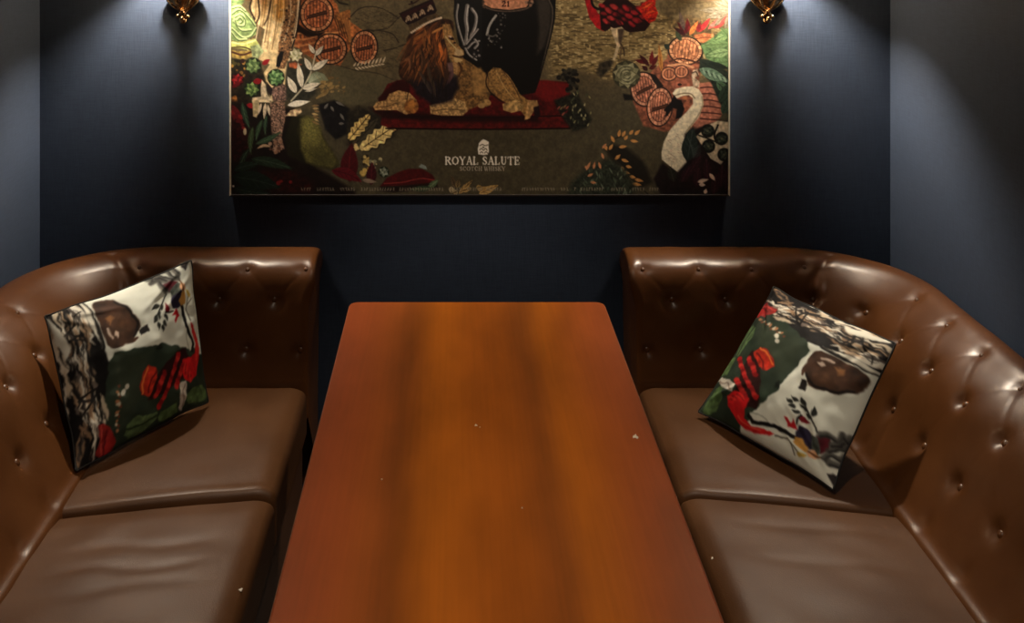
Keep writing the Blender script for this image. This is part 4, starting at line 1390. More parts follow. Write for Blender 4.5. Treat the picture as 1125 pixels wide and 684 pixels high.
    p.blobs((620, 510), (70, 40), 26, 15, [(58, 54, 44), (78, 72, 56), (44, 42, 36)], 81)
    p.blobs((650, 560), (40, 60), 22, 14, [(40, 36, 30), (66, 62, 50), (30, 26, 24)], 82)
    p.at(525, 110, T)
    p.poly([(520, 0), (680, -60), (720, 40), (780, 130), (740, 190), (650, 215), (600, 150), (560, 90)], (44, 44, 34), soft=3, mottle=.5, scale=2)
    for k in range(26):
        x, y = g.uniform(630, 770), g.uniform(-60, 180)
        p.leaf((x, y), (x + g.uniform(-18, 18), y - 24), 10, [(150, 146, 104), (92, 98, 70), (176, 168, 128)][k % 3])
    for k in range(7):
        x, y = g.uniform(540, 600), g.uniform(20, 110)
        p.leaf((x, y), (x + 24, y - 26), 12, [(170, 92, 74), (140, 120, 84), (110, 30, 28)][k % 3])
    # ---- bird with red plumage
    p.at(665, 0, T)
    p.poly([(-150, -400), (-95, -400), (-95, -60), (-80, 40), (-50, 90), (-10, 130), (-10, 215), (-60, 190), (-110, 120), (-140, 0)], (196, 30, 38), soft=1, mottle=.18)
    p.line([(-100, -60), (-88, 30), (-50, 60), (0, 50)], 2.6, (26, 16, 14), 1)
    p.poly([(-40, 50), (0, 0), (60, -30), (130, -20), (190, 30), (240, 60), (300, 110), (305, 170), (270, 212), (170, 222), (120, 200), (40, 190), (0, 215), (-30, 200)], (50, 16, 16), soft=1)
    for k in range(30):
        t = k / 29
        x, y = -20 + 300 * ((k * 7) % 30) / 30, 60 + 130 * ((k * 11) % 17) / 17 - 20
        ra, q = g.uniform(.2, .8), g.uniform(.8, 1.25)
        p.disc((x + 3, y + 9), 30 * q, 17 * q, (40, 12, 14), ra, soft=2.0)
        p.disc((x, y), 27 * q, 14 * q, [(176, 30, 40), (140, 22, 30), (190, 56, 54), (112, 18, 26)][k % 4], ra, soft=2.0, mottle=.25)
        p.disc((x - 6, y - 3), 12 * q, 6 * q, (206, 84, 80), ra, soft=2.2, a=.5)
    p.poly([(225, 60), (260, 20), (300, -10), (345, 0), (340, 40), (360, 90), (340, 140), (300, 160), (260, 120)], (206, 44, 26), soft=1, mottle=.3, scale=1.5)
    p.line([(250, 60), (290, 40), (330, 10)], 2.2, (238, 120, 50), 1, taper=2)
    p.line([(270, 100), (310, 80), (350, 80)], 2.2, (232, 96, 44), 1, taper=2)
    p.line([(280, 130), (320, 130), (345, 120)], 2, (140, 20, 20), 1, taper=2)
    p.poly([(36, 185), (60, 195), (110, 182), (130, 200), (118, 260), (100, 320), (84, 330), (66, 280), (46, 230)], (218, 194, 156), soft=1, mottle=.2)
    p.poly([(84, 200), (130, 196), (118, 260), (104, 310), (92, 290)], (70, 52, 40), soft=2, a=.8)
    p.poly([(76, 310), (96, 320), (78, 390), (58, 415), (48, 408), (64, 360)], (206, 186, 150), soft=1)
    p.line([(106, 300), (126, 340), (130, 380)], 1.6, (90, 70, 50), .9)
    p.line([(112, 320), (100, 380), (104, 400)], 1.6, (120, 96, 70), .9)
    p.poly([(-40, 430), (30, 405), (60, 420), (30, 480), (-30, 530), (-60, 500)], (70, 62, 48), soft=3, mottle=.4)
    # ---- right: barrels, flowers, leaves
    p.poly([(430, 150), (560, 110), (700, 140), (760, 240), (740, 300), (600, 260), (500, 270)], (120, 100, 64), soft=5, mottle=.4)
    p.poly([(600, 240), (680, 225), (740, 235), (745, 280), (700, 300), (640, 285)], (214, 132, 84), soft=1, mottle=.25)
    p.line([(620, 265), (690, 255), (740, 262)], .9, (120, 66, 40))
    p.poly([(180, 620), (200, 540), (300, 500), (420, 400), (440, 300), (540, 250), (640, 300), (660, 440), (640, 560), (800, 640), (790, 800), (640, 880), (400, 900), (260, 860), (190, 700)], (150, 92, 68), soft=2, mottle=.3)
    barrel_end(p, (548, 345), 112, 92, .15, (206, 142, 100), (104, 58, 40), (46, 28, 22), (226, 168, 124), False)
    p.line([(440, 420), (520, 400), (640, 430)], 1.8, (92, 54, 40))
    p.line([(430, 450), (520, 440), (600, 460)], 2.6, (214, 158, 118))
    for c_, r_ in (((435, 505), 56), ((520, 490), 50)):
        p.disc(c_, r_, r_ * .9, (62, 38, 30), soft=1)
        p.disc(c_, r_ * .88, r_ * .78, (206, 142, 106), soft=1, mottle=.2)
        p.disc(c_, r_ * .62, r_ * .56, (96, 56, 42), soft=1)
        p.disc(c_, r_ * .54, r_ * .48, (196, 130, 96), soft=1)
        p.line([(c_[0] - 10, c_[1] - 26), (c_[0] - 10, c_[1] + 26)], .8, (90, 54, 42))
        p.line([(c_[0] + 12, c_[1] - 26), (c_[0] + 12, c_[1] + 26)], .8, (90, 54, 42))
    p.poly([(640, 570), (720, 560), (790, 650), (800, 780), (740, 860), (620, 880), (560, 800)], (196, 128, 104), soft=1.2, mottle=.2)
    for k in range(6):
        p.line([(650, 600 + 42 * k), (720, 596 + 44 * k), (790, 620 + 40 * k)], 1.4, (92, 46, 38), .9)
    barrel_end(p, (265, 610), 88, 112, -.15, (186, 124, 98), (88, 48, 38), (48, 30, 26), (214, 156, 124))
    barrel_end(p, (372, 730), 82, 128, .1, (202, 136, 106), (96, 52, 42), (50, 30, 26), (222, 160, 126))
    p.poly([(300, 500), (340, 510), (400, 590), (370, 600), (330, 560)], (40, 30, 26), soft=1.2)
    p.poly([(120, 640), (180, 650), (190, 684), (130, 684)], (26, 22, 20), soft=2)
    rosette(p, (145, 510), 94, 10, [(142, 138, 104), (110, 108, 78), (166, 160, 124)], .2, (70, 68, 48))
    for r_ in (70, 46, 24):
        p.line([(145 + r_ * math.cos(a), 510 + r_ * .9 * math.sin(a)) for a in np.linspace(.5, 5.2, 9)], 1.2, (186, 182, 146), .9, .8)
        p.line([(148 + r_ * math.cos(a), 516 + r_ * .9 * math.sin(a)) for a in np.linspace(.5, 5.2, 9)], .9, (78, 76, 54), .9, .8)
    for a_, b_, c_ in (((290, 430), (200, 410), (110, 22, 26)), ((300, 450), (232, 372), (80, 18, 22)), ((310, 440), (322, 345), (130, 26, 30)), ((320, 450), (362, 375), (104, 20, 26)), ((300, 470), (350, 450), (90, 20, 20)), ((290, 480), (250, 450), (70, 18, 20))):
        p.leaf(a_, b_, 30, c_, None)
    p.leaf((385, 490), (366, 300), 30, (196, 138, 64), (140, 92, 44))
    p.leaf((440, 330), (400, 305), 36, (48, 62, 50))
    for a_, b_, c_ in (((560, 230), (490, 150), (96, 20, 26)), ((565, 220), (560, 125), (130, 24, 30)), ((550, 240), (470, 190), (74, 20, 26)), ((575, 240), (636, 140), (214, 132, 66)), ((540, 210), (505, 70), (112, 96, 86)),
                       ((640, 220), (720, 120), (196, 56, 60)), ((630, 220), (650, 150), (150, 40, 44)), ((700, 200), (840, 90), (222, 120, 110)), ((740, 190), (820, 150), (196, 70, 70)), ((520, 280), (480, 210), (70, 84, 60))):
        p.leaf(a_, b_, 34, c_, None, mottle=.2)
    # white lily, upper right
    for a_, b_, wd in (((850, 60), (740, 10), 46), ((850, 70), (640, 70), 40), ((850, 80), (690, 120), 50), ((840, 90), (740, 180), 40), ((850, 100), (820, 210), 40), ((850, 40), (790, -30), 50), ((860, 90), (780, 110), 30)):
        p.leaf(a_, b_, wd, (160, 152, 132), (120, 104, 78), dark=(120, 102, 74))
    p.leaf((770, 190), (835, 100), 18, (206, 90, 84))
    # green leaves right edge
    p.poly([(650, 310), (740, 250), (800, 200), (850, 190), (850, 480), (760, 440), (690, 400)], (110, 142, 92), soft=2, mottle=.3)
    for a_, b_, wd, c_ in (((850, 230), (740, 280), 50, (146, 174, 118)), ((850, 300), (660, 310), 60, (126, 156, 104)), ((850, 350), (690, 380), 60, (150, 178, 126)), ((850, 260), (790, 190), 44, (120, 150, 98)), ((850, 420), (760, 430), 46, (120, 150, 104))):
        p.leaf(a_, b_, wd, c_, (84, 112, 66))
    p.poly([(650, 400), (700, 410), (850, 500), (850, 800), (780, 700), (720, 560), (640, 480)], (40, 54, 44), soft=2, mottle=.3)
    for a_, b_, wd, c_ in (((640, 410), (840, 530), 80, (52, 64, 54)), ((640, 470), (850, 560), 76, (112, 140, 116)), ((700, 430), (850, 470), 40, (44, 56, 46)), ((760, 560), (850, 640), 60, (90, 120, 88)), ((780, 700), (850, 560), 60, (54, 76, 60)), ((800, 780), (850, 660), 60, (62, 88, 70))):
        p.leaf(a_, b_, wd, c_, (30, 40, 34))
    for k in range(5):
        p.line([(680 + 36 * k, 500 + 14 * k), (668 + 36 * k, 470 + 16 * k)], 2.4, (150, 176, 150), .9)
    # head-band and swan
    p.poly([(450, 575), (530, 545), (590, 540), (600, 580), (540, 600), (470, 612)], (176, 108, 84), soft=1, mottle=.2)
    p.disc((508, 578), 15, 10, (70, 40, 34))
    p.poly([(590, 520), (600, 480), (630, 470), (640, 510), (612, 530), (645, 560), (640, 600), (600, 590)], (196, 176, 150), soft=1, mottle=.3)
    p.line([(590, 500), (620, 490), (635, 520)], 1.4, (96, 76, 60))
    p.at(665, 110, T)
    p.poly([(400, 70), (430, 30), (470, -10), (520, 0), (540, 60), (520, 120), (480, 130), (490, 60), (450, 50), (420, 82)], (20, 16, 18), soft=1.2)
    p.at(665, 0, T)
    SW = (232, 218, 188)
    p.poly([(458, 640), (480, 608), (540, 592), (600, 590), (640, 610), (664, 650), (672, 710), (640, 800), (560, 900), (546, 930), (540, 1000), (545, 1060), (560, 1105), (500, 1178), (460, 1150), (386, 1090), (384, 1040),
            (400, 970), (440, 890), (500, 820), (560, 760), (600, 710), (598, 670), (570, 650), (530, 655), (490, 672)], SW, soft=1)
    p.line([(470, 656), (520, 640), (580, 640), (612, 670)], 1.4, (150, 130, 104), .9)
    p.disc((545, 668), 18, 12, (196, 128, 84), soft=1)
    p.poly([(470, 650), (500, 690), (470, 720), (430, 790), (405, 800), (420, 740), (450, 690)], (26, 18, 20), soft=1)
    p.line([(660, 660), (664, 720), (628, 800), (552, 900)], 1.4, (186, 166, 132), 1.1)
    for k in range(60):
        x = g.uniform(410, 545)
        y = g.uniform(900, 1110)
        p.line([(x, y), (x + 9, y + 5)], .6, (196, 176, 150) if k % 3 else (190, 150, 130), .8, .8, False)
    # bottom right
    p.at(665, 110, T)
    p.poly([(545, 230), (640, 190), (720, 160), (850, 140), (850, 690), (400, 690), (360, 600), (330, 540), (390, 430), (490, 495), (556, 425), (540, 330)], (34, 22, 24), soft=3, mottle=.4)
    p.leaf((560, 420), (600, 180), 110, (46, 58, 52), (92, 104, 96))
    for k in range(9):
        p.line([(560 + 8 * k, 250 + 14 * k), (600, 330 + 8 * k), (650, 300 + 10 * k)], .8, (88, 98, 92), .9, .7)
    p.poly([(622, 250), (700, 170), (770, 140), (850, 150), (850, 360), (790, 440), (720, 400), (660, 310)], (222, 204, 172), soft=1.2, mottle=.15)
    for c_ in ((700, 210), (795, 262), (705, 315), (812, 372)):
        p.disc(c_, 46, 46, (26, 28, 24), soft=1.2)
        rosette(p, c_, 38, 7, [(66, 74, 58), (44, 52, 42), (88, 94, 76)], c_[0] * .1, (20, 22, 20))
        p.disc(c_, 8, 8, (120, 120, 92))
    p.line([(770, 170), (745, 240), (760, 290)], 2.2, (30, 24, 24))
    p.line([(640, 240), (720, 270), (790, 300)], 1.6, (40, 34, 32))
    for a_, b_ in (((560, 520), (660, 370)), ((700, 560), (690, 390)), ((790, 600), (800, 430)), ((840, 640), (840, 440)), ((620, 600), (640, 450)), ((520, 560), (580, 450)), ((740, 650), (760, 500))):
        p.leaf(a_, b_, 60, (58, 26, 38), (94, 48, 56))
    for a_, b_ in (((630, 560), (705, 540)), ((640, 575), (685, 580)), ((712, 500), (750, 550)), ((680, 640), (690, 605))):
        p.leaf(a_, b_, 26, (230, 208, 184), None)
    p.leaf((470, 560), (440, 450), 60, (44, 44, 36), (84, 84, 66))
    # ferns with golden tips
    p.poly([(0, 330), (60, 300), (150, 330), (260, 420), (320, 560), (250, 600), (140, 480), (40, 420)], (38, 34, 26), soft=5, a=.9)
    p.line([(290, 640), (180, 540), (110, 450), (20, 360), (60, 270), (130, 240)], 1.6, (58, 50, 34))
    for a_, b_ in (((90, 250), (100, 200)), ((115, 250), (138, 208)), ((165, 235), (192, 203)), ((200, 238), (238, 203)), ((170, 275), (226, 284)), ((130, 272), (155, 240)), ((92, 322), (150, 314)), ((62, 290), (38, 240)),
                   ((25, 340), (52, 300)), ((66, 406), (104, 370)), ((110, 405), (162, 422)), ((140, 450), (182, 460)), ((118, 490), (168, 500)), ((108, 452), (128, 488)), ((165, 520), (210, 530)), ((200, 540), (262, 555)), ((85, 455), (66, 500)), ((180, 570), (250, 580)), ((180, 610), (190, 650)), ((0, 310), (10, 345))):
        p.leaf(a_, b_, 22, (206, 150, 84), None)
    p.at(525, 110, T)
    p.poly([(640, 560), (720, 490), (800, 440), (900, 400), (1000, 470), (1080, 600), (1060, 690), (600, 690)], (58, 64, 50), soft=6, mottle=.4, scale=2)
    for k in range(46):
        x, y = g.uniform(660, 1040), g.uniform(500, 660)
        p.leaf((x, y), (x + g.uniform(-26, 26), y - g.uniform(25, 50)), 10, [(92, 104, 84), (120, 130, 108), (66, 76, 58)][k % 3])
    for a_, b_ in (((740, 480), (770, 420)), ((790, 470), (800, 420)), ((750, 520), (790, 500)), ((770, 560), (810, 565)), ((840, 470), (825, 420)), ((730, 460), (750, 455)), ((860, 400), (845, 360)), ((850, 330), (880, 295))):
        p.leaf(a_, b_, 18, (206, 142, 96), None)
    p.leaf((8, 640), (140, 580), 50, (206, 168, 100), (110, 80, 44))
    p.leaf((0, 620), (60, 590), 30, (180, 144, 84), None)
    # grain of the painted illustration, and inks a little muted
    gr = .5 * vnoise(p.X / 1.7, p.Y / 1.7, 92) + .3 * vnoise(p.X / 3.6, p.Y / 3.1, 93) + .2 * vnoise(p.X / 1.1, p.Y / 4.0, 94)
    p.C *= (.87 + .26 * gr)[..., None]
    p.C[:] = 255 * (np.clip(p.C, 0, 255) / 255) ** 1.28
    lum = p.C @ np.array((.3, .59, .11))
    p.C[:] = lum[..., None] + (p.C - lum[..., None]) * .86
    # ---- maker's lettering and emblem
    p.at(0, 0, 1)
    INK = (240, 230, 212)
    lettering(p, 'ROYAL SALUTE', 489, 180.6, 572, 8.4, 1.55, INK)
    lettering(p, 'SCOTCH WHISKY', 505, 187.4, 555.5, 4.4, .8, (176, 164, 146), .6)
    p.poly([(526, 157.5), (528.5, 154.5), (531, 153), (534, 154), (537, 156), (536.6, 160), (537.2, 166), (535.6, 169.6), (531, 170.2), (525.4, 169.4), (524.8, 163), (525.8, 160)], INK, soft=.7)
    for q in ([(527, 160), (530, 158.6), (533, 160), (536, 159)], [(527, 164.5), (529, 163), (531, 165), (533.5, 163), (535, 165)], [(527.5, 168), (529, 166.6), (530.5, 168)], [(532.5, 168), (534, 166.6), (535.4, 168)]):
        p.line(q, 1.0, (96, 84, 66), .7)
    p.disc((531, 161.8), 1.2, 1.0, (90, 80, 62))
    # line of very small print along the bottom edge (too small to read in the photograph)
    x = 331.0
    g = random.Random(77)
    while x < 724:
        if g.random() < .16 or 566 < x < 571:
            x += g.uniform(2.5, 6)
            continue
        for q in range(2):
            p.line([(x + g.uniform(0, 1.6), 209.2), (x + g.uniform(0, 1.6), 206.2)], .5, (150, 138, 118), .8, .75, False)
        p.line([(x, 206.4 + g.choice((0, 1.2, 2.6))), (x + 1.9, 206.4 + g.choice((0, 1.2, 2.6)))], .5, (150, 138, 118), .8, .7, False)
        x += 2.9
    # slight unevenness of the printed board
    p.C *= (0.97 + 0.06 * vnoise(p.X / 1.3, p.Y / 1.3, 91))[..., None]
    p.C[:] = np.clip(p.C, 0, 255)


def ink_mesh(name, V, F, cols, mat, root):
    o = part(name, V, F, mat, root) if root else link_mesh(name, V, F, mat)
    at = o.data.color_attributes.new('print', 'FLOAT_COLOR', 'POINT')
    rgba = np.ones((len(V), 4), dtype=np.float32)
    rgba[:, :3] = lin(cols.reshape(-1, 3))
    at.data.foreach_set('color', rgba.ravel())
    return o


# ---------------------------------------------------------------- framed poster
K = 2.85 / 1127                       # metres per print unit
PX0, PX1, PY1 = 252.0, 802.0, 215.5
ux = lambda q: (q - 497) * K
uz = lambda q: EYE - (q + 110) * K
PZ_TOP = 1.86
YF = WALL_Y - 0.030                   # face of the print
xs = np.linspace(PX0 + 1.2, PX1 - 1.2, 820)
ytop = (EYE - PZ_TOP) / K - 110 + 1.5
ys = np.concatenate([np.linspace(ytop, -4, 24)[:-1], np.linspace(-4, PY1 - 1.6, 330)])
art = Print(xs, ys, (104, 92, 66))
poster_art(art)
poster = thing('framed_picture', 'large framed illustrated whisky poster with a lion and an urn hung between the two sconces', 'picture', (ux(527), WALL_Y, 1.37))
V = np.stack(np.broadcast_arrays(ux(art.X), YF, uz(art.Y)), -1).reshape(-1, 3)
ink_mesh('print', V, grid_faces(len(ys), len(xs)), art.C * PRINT_GAIN, M_PRINT, poster)
# moulding: four mitred lengths in one frame, slim front lip
x0, x1, z0, z1 = ux(PX0), ux(PX1), uz(PY1), PZ_TOP
prof = [(-.0002, -.0005), (-.0002, -.0295), (.0008, -.0306), (.0046, -.0306), (.0052, -.0302), (.0052, -.0285)]   # (inwards, towards the room)
V = []
for (cx, cz, sx, sz) in ((x0, z0, 1, 1), (x0, z1, 1, -1), (x1, z1, -1, -1), (x1, z0, -1, 1)):
    V += [(cx + sx * a, WALL_Y + b, cz + sz * a) for a, b in prof]
n = len(prof)
F = [[i * n + j, i * n + j + 1, (i + 1) * n + j + 1, (i + 1) * n + j] for i in range(3) for j in range(n - 1)]
part('frame', V, F, M_FRAME, poster, False)
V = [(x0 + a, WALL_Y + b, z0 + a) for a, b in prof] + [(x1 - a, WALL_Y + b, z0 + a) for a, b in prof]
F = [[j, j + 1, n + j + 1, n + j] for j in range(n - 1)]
o = part('shaded_bottom_rail', V, [f[::-1] for f in F], M_SHADED_RAIL, poster, False)
o['label'] = 'bottom rail of the frame, coloured dark as if unlit'
V, F = rbox((x1 - x0 - .004, .020, z1 - z0 - .004), .001, 5)
part('backing_board', V + np.array(((x0 + x1) / 2, WALL_Y - .0135, (z0 + z1) / 2)), F, M_IRON, poster)

# ---------------------------------------------------------------- cushions, both in the same printed cloth
QUAD = np.array([(850, 316), (983, 378), (915, 537), (768, 452)], float)     # traced drawing: its four corners


def homography(src, dst):
    A, b = [], []
    for (x, y), (u, v) in zip(src, dst):
        A += [[x, y, 1, 0, 0, 0, -u * x, -u * y], [0, 0, 0, x, y, 1, -v * x, -v * y]]
        b += [u, v]
    h = np.linalg.solve(np.array(A, float), np.array(b, float))
    return np.append(h, 1).reshape(3, 3)


H = homography(QUAD, [(0, 0), (100, 0), (100, 100), (0, 100)])


class ClothPrint(Print):
    def pt(self, p):
        p = np.asarray(p, float).reshape(-1, 2) * self.t[2] + np.array(self.t[:2])
        q = np.c_[p, np.ones(len(p))] @ H.T
        return q[:, :2] / q[:, 2:]


def cushion_art(p):
    t6, t7, t8 = (760, 310, .17544), (870, 330, .17544), (800, 430, .16080)
    t4 = (690, 270, .42398)
    cloth, green, black = (230, 233, 220), (44, 56, 44), (20, 18, 18)
    p.C[:] = cloth
    p.lay((slice(None), slice(None)), np.ones_like(p.X) * .5, cloth, .08, 9, 2)
    p.at(0, 0, 1)
    p.poly([(760, 455), (833, 340), (865, 350), (905, 385), (908, 396), (875, 438), (837, 464), (835, 470), (822, 472), (811, 481)], green, .8, mottle=.2, scale=12)
    p.poly([(845, 360), (900, 385), (905, 396), (880, 425), (855, 400)], (62, 70, 54), 8, a=.6)
    # trunk band along the edge
    p.poly([(840, 310), (990, 374), (980, 412), (973, 412), (950, 407), (930, 398), (905, 386), (880, 364), (862, 350), (843, 345), (836, 335)], black, .8, mottle=.2)
    # bark of the fallen trunk: streaks running along that edge of the cloth
    g = random.Random(33)
    tones = [(226, 214, 192), (206, 190, 164), (176, 150, 122), (110, 98, 90), (228, 222, 206), (146, 118, 92), (70, 62, 58)]
    for k in range(150):
        u0, v0 = g.uniform(-4, 98), g.triangular(.5, 22, 8)
        L = g.uniform(6, 26)
        n_ = 5
        dr = g.uniform(-.12, .12)
        pts = [(u0 + L * q / n_, v0 + dr * L * q / n_ + g.uniform(-.9, .9)) for q in range(n_ + 1)]
        lim = 24 + 3 * math.sin(u0 / 9)
        if max(q[1] for q in pts) < lim:
            wd = g.uniform(1.2, 5.2) * (1 if k < 90 else .35)
            p.line(pts, wd, tones[k % 7] if k < 90 else ((22, 19, 18) if k % 4 else (232, 224, 206)), .9, .95, taper=2, raw=True)
    for k in range(10):
        u0 = g.uniform(10, 90)
        p.line([(u0, g.uniform(3, 18)), (u0 + g.uniform(2, 6), g.uniform(3, 18)), (u0 + g.uniform(6, 12), g.uniform(4, 20))], g.uniform(.8, 1.6), (24, 20, 18), .8, .9, raw=True)
    p.at(*t7)
    for q in ([(290, 345), (380, 382), (480, 442), (570, 466), (562, 450), (480, 402), (400, 370)], [(370, 195), (480, 212), (630, 260), (612, 275), (500, 262), (400, 236)]):
        p.poly(q, (224, 220, 204), .9)
    p.line([(300, 352), (400, 395), (480, 448), (560, 470)], 1.0, (40, 36, 32), .8)
    # red leaves and berries at the corner
    p.at(*t6)
    p.poly([(412, 128), (450, 140), (480, 128), (522, 168), (560, 185), (604, 205), (590, 232), (520, 245), (440, 228), (405, 195)], (150, 36, 34), .8, mottle=.3, scale=5)
    p.line([(420, 150), (480, 180), (540, 220)], 1.1, (92, 16, 18), .8)
    p.line([(450, 150), (520, 180), (590, 215)], .9, (196, 70, 60), .8)
    for k in range(14):
        p.disc((490 + 15 * k * .95, 262 + 9.5 * k + 8 * math.sin(k * 2)), 9, 8, [(176, 120, 84), (110, 64, 44), (206, 190, 164)][k % 3], soft=.8)
    p.disc((630, 392), 15, 17, (226, 222, 206), soft=.8)
    p.disc((636, 424), 17, 14, (206, 200, 184), soft=.8)
    p.disc((390, 235), 8, 7, (200, 196, 180), soft=.8)
    # green leaves
    p.poly([(340, 330), (380, 295), (425, 282), (468, 318), (462, 350), (448, 382), (400, 430), (350, 478), (312, 462), (318, 390)], (92, 116, 76), .9, mottle=.25, scale=3)
    p.line([(330, 470), (400, 350), (450, 305)], 1.4, (40, 56, 36), .9)
    p.poly([(250, 500), (280, 478), (312, 472), (330, 502), (300, 560), (278, 602), (212, 590)], (86, 110, 66), .9, mottle=.25, scale=3)
    p.at(*t4)
    p.poly([(240, 372), (270, 368), (262, 405), (236, 440), (200, 442), (200, 420)], (86, 112, 68), .9, mottle=.3, scale=3)
    p.poly([(240, 350), (262, 345), (280, 356), (315, 374), (302, 396), (266, 372)], (222, 214, 200), .8)
    p.line([(252, 358), (286, 372), (300, 388)], .9, (150, 130, 116), .8)
    # bird in red
    p.poly([(345, 302), (362, 290), (386, 330), (388, 380), (384, 422), (368, 442), (340, 440), (312, 395), (328, 352)], (44, 16, 14), 1)
    g = random.Random(21)
    for k in range(26):
        x, y = 318 + 60 * ((k * 7) % 13) / 13, 305 + 120 * k / 26
        if abs(x - 350) < 40 - abs(y - 370) * .12:
            p.disc((x, y), 9, 7, [(176, 30, 30), (206, 50, 44), (130, 20, 22)][k % 3], .6, soft=1)
    p.poly([(366, 296), (384, 284), (404, 292), (424, 318), (424, 338), (404, 346), (384, 340), (372, 318)], (190, 48, 30), .9, mottle=.3, scale=3)
    p.line([(384, 288), (406, 304), (420, 332)], 1.3, (232, 120, 56), .8)
    p.line([(376, 300), (392, 320), (396, 342)], 1.2, (110, 18, 18), .8)
    p.at(*t8)
    p.poly([(62, 100), (70, 68), (120, 50), (182, 58), (250, 108), (226, 150), (198, 172), (182, 230), (222, 282), (300, 302), (372, 334), (340, 346), (240, 332), (150, 292), (100, 222), (62, 142)], (214, 30, 34), .9, mottle=.14, scale=4)
    for k in range(14):
        p.disc((80 + 11 * k, 80 + 30 * ((k * 5) % 7) / 7), 12, 9, (166, 20, 26) if k % 2 else (232, 64, 50), .5, soft=1)
    p.line([(130, 210), (180, 275), (280, 315)], 1.0, (240, 90, 70), 1)
    p.line([(222, 222), (250, 258), (300, 268), (380, 280), (460, 316), (530, 352)], 2.6, black, .8)
    p.line([(240, 200), (300, 210), (360, 250)], .7, (140, 146, 132), .9, .7)
    p.line([(380, 346), (440, 350), (490, 385), (500, 470)], 1.1, (110, 106, 96), .8)
    p.line([(490, 385), (520, 420), (540, 470)], .9, (120, 116, 100), .8)
    # brown animal at the trunk
    p.at(*t7)
    p.poly([(225, 400), (245, 375), (280, 372), (360, 400), (440, 440), (505, 470), (520, 500), (505, 560), (445, 600), (350, 626), (270, 612), (210, 582), (200, 522), (168, 505), (188, 470)], (66, 44, 32), .9, mottle=.3, scale=5)
    p.poly([(260, 440), (290, 435), (312, 465), (290, 475)], (200, 180, 164), 1)
    p.poly([(350, 470), (412, 462), (400, 500), (372, 515)], (150, 104, 66), 1.5)
    p.poly([(240, 500), (330, 480), (400, 530), (350, 580), (260, 570)], (96, 66, 46), 5, a=.7, mottle=.2)
    p.line([(200, 520), (240, 580), (350, 615), (440, 590)], 1.4, (24, 18, 16), .9)
    p.line([(290, 420), (350, 440)], 1.4, (196, 176, 160), .9)
    p.poly([(172, 545), (205, 562), (192, 618), (156, 610)], (28, 24, 22), .8)
    p.disc((178, 512), 9, 12, (84, 56, 40))
    p.poly([(0, 600), (10, 580), (30, 565), (40, 570), (34, 605)], (24, 30, 24), .9)
    # sprig, butterfly, flowers
    p.at(*t8)
    p.line([(686, 318), (668, 240), (632, 165), (614, 100)], .9, black, .7)
    for a_, b_, w_ in (((562, 134), (512, 108), 16), ((598, 134), (552, 88), 16), ((572, 156), (528, 150), 14), ((602, 196), (544, 180), 18), ((632, 158), (610, 96), 20), ((672, 222), (692, 156), 22), ((640, 190), (600, 150), 12), ((664, 240), (636, 200), 10)):
        p.leaf(a_, b_, w_, (40, 42, 38))
    p.poly([(480, 228), (500, 232), (516, 262), (542, 245), (556, 302), (522, 290), (492, 284)], (186, 24, 32), .8)
    p.poly([(575, 232), (600, 212), (642, 248), (656, 270), (600, 262)], (120, 16, 28), .8)
    p.line([(560, 270), (576, 238), (600, 214)], 1.2, black, .7)
    p.poly([(556, 300), (580, 285), (622, 302), (644, 342), (632, 442), (592, 422), (532, 342)], (40, 34, 54), .9, mottle=.3, scale=4)
    p.poly([(680, 340), (762, 340), (744, 420), (690, 452)], (84, 24, 34), .9, mottle=.3, scale=4)
    p.poly([(640, 330), (690, 345), (690, 450), (640, 470), (620, 420)], (70, 76, 70), .9, mottle=.4, scale=3)
    p.poly([(528, 345), (572, 358), (602, 420), (590, 452), (548, 420), (518, 382)], (214, 158, 78), .9, mottle=.15, scale=3)
    p.poly([(520, 458), (560, 452), (592, 470), (560, 488), (524, 482)], (206, 176, 84), .9)
    p.poly([(590, 440), (640, 430), (662, 470), (640, 488), (596, 484)], (206, 158, 120), .9, mottle=.2, scale=3)
    p.line([(600, 440), (640, 470), (690, 480)], 1.2, (110, 70, 40), .8)
    for q in ([(700, 480), (740, 450), (800, 460), (850, 420)], [(740, 420), (790, 400), (840, 370), (870, 310)], [(700, 330), (760, 330), (800, 345), (820, 300)], [(720, 500), (790, 500), (830, 460)], [(760, 380), (800, 370), (830, 340)], [(830, 300), (850, 330), (875, 350)]):
        p.line(q, 3.4, (74, 72, 68), 1.4, .85)
        p.line(np.array(q) + np.array([6, 10]), 1.2, (32, 30, 30), 1, .8)
    p.poly([(700, 570), (740, 560), (780, 590), (770, 640), (720, 650)], (40, 36, 36), 1, mottle=.3)
    p.poly([(650, 630), (700, 640), (720, 665), (680, 675)], (230, 230, 220), 1)


u_ = np.linspace(0, 100, 200)
cloth = ClothPrint(u_, u_, (214, 218, 204))
cushion_art(cloth)


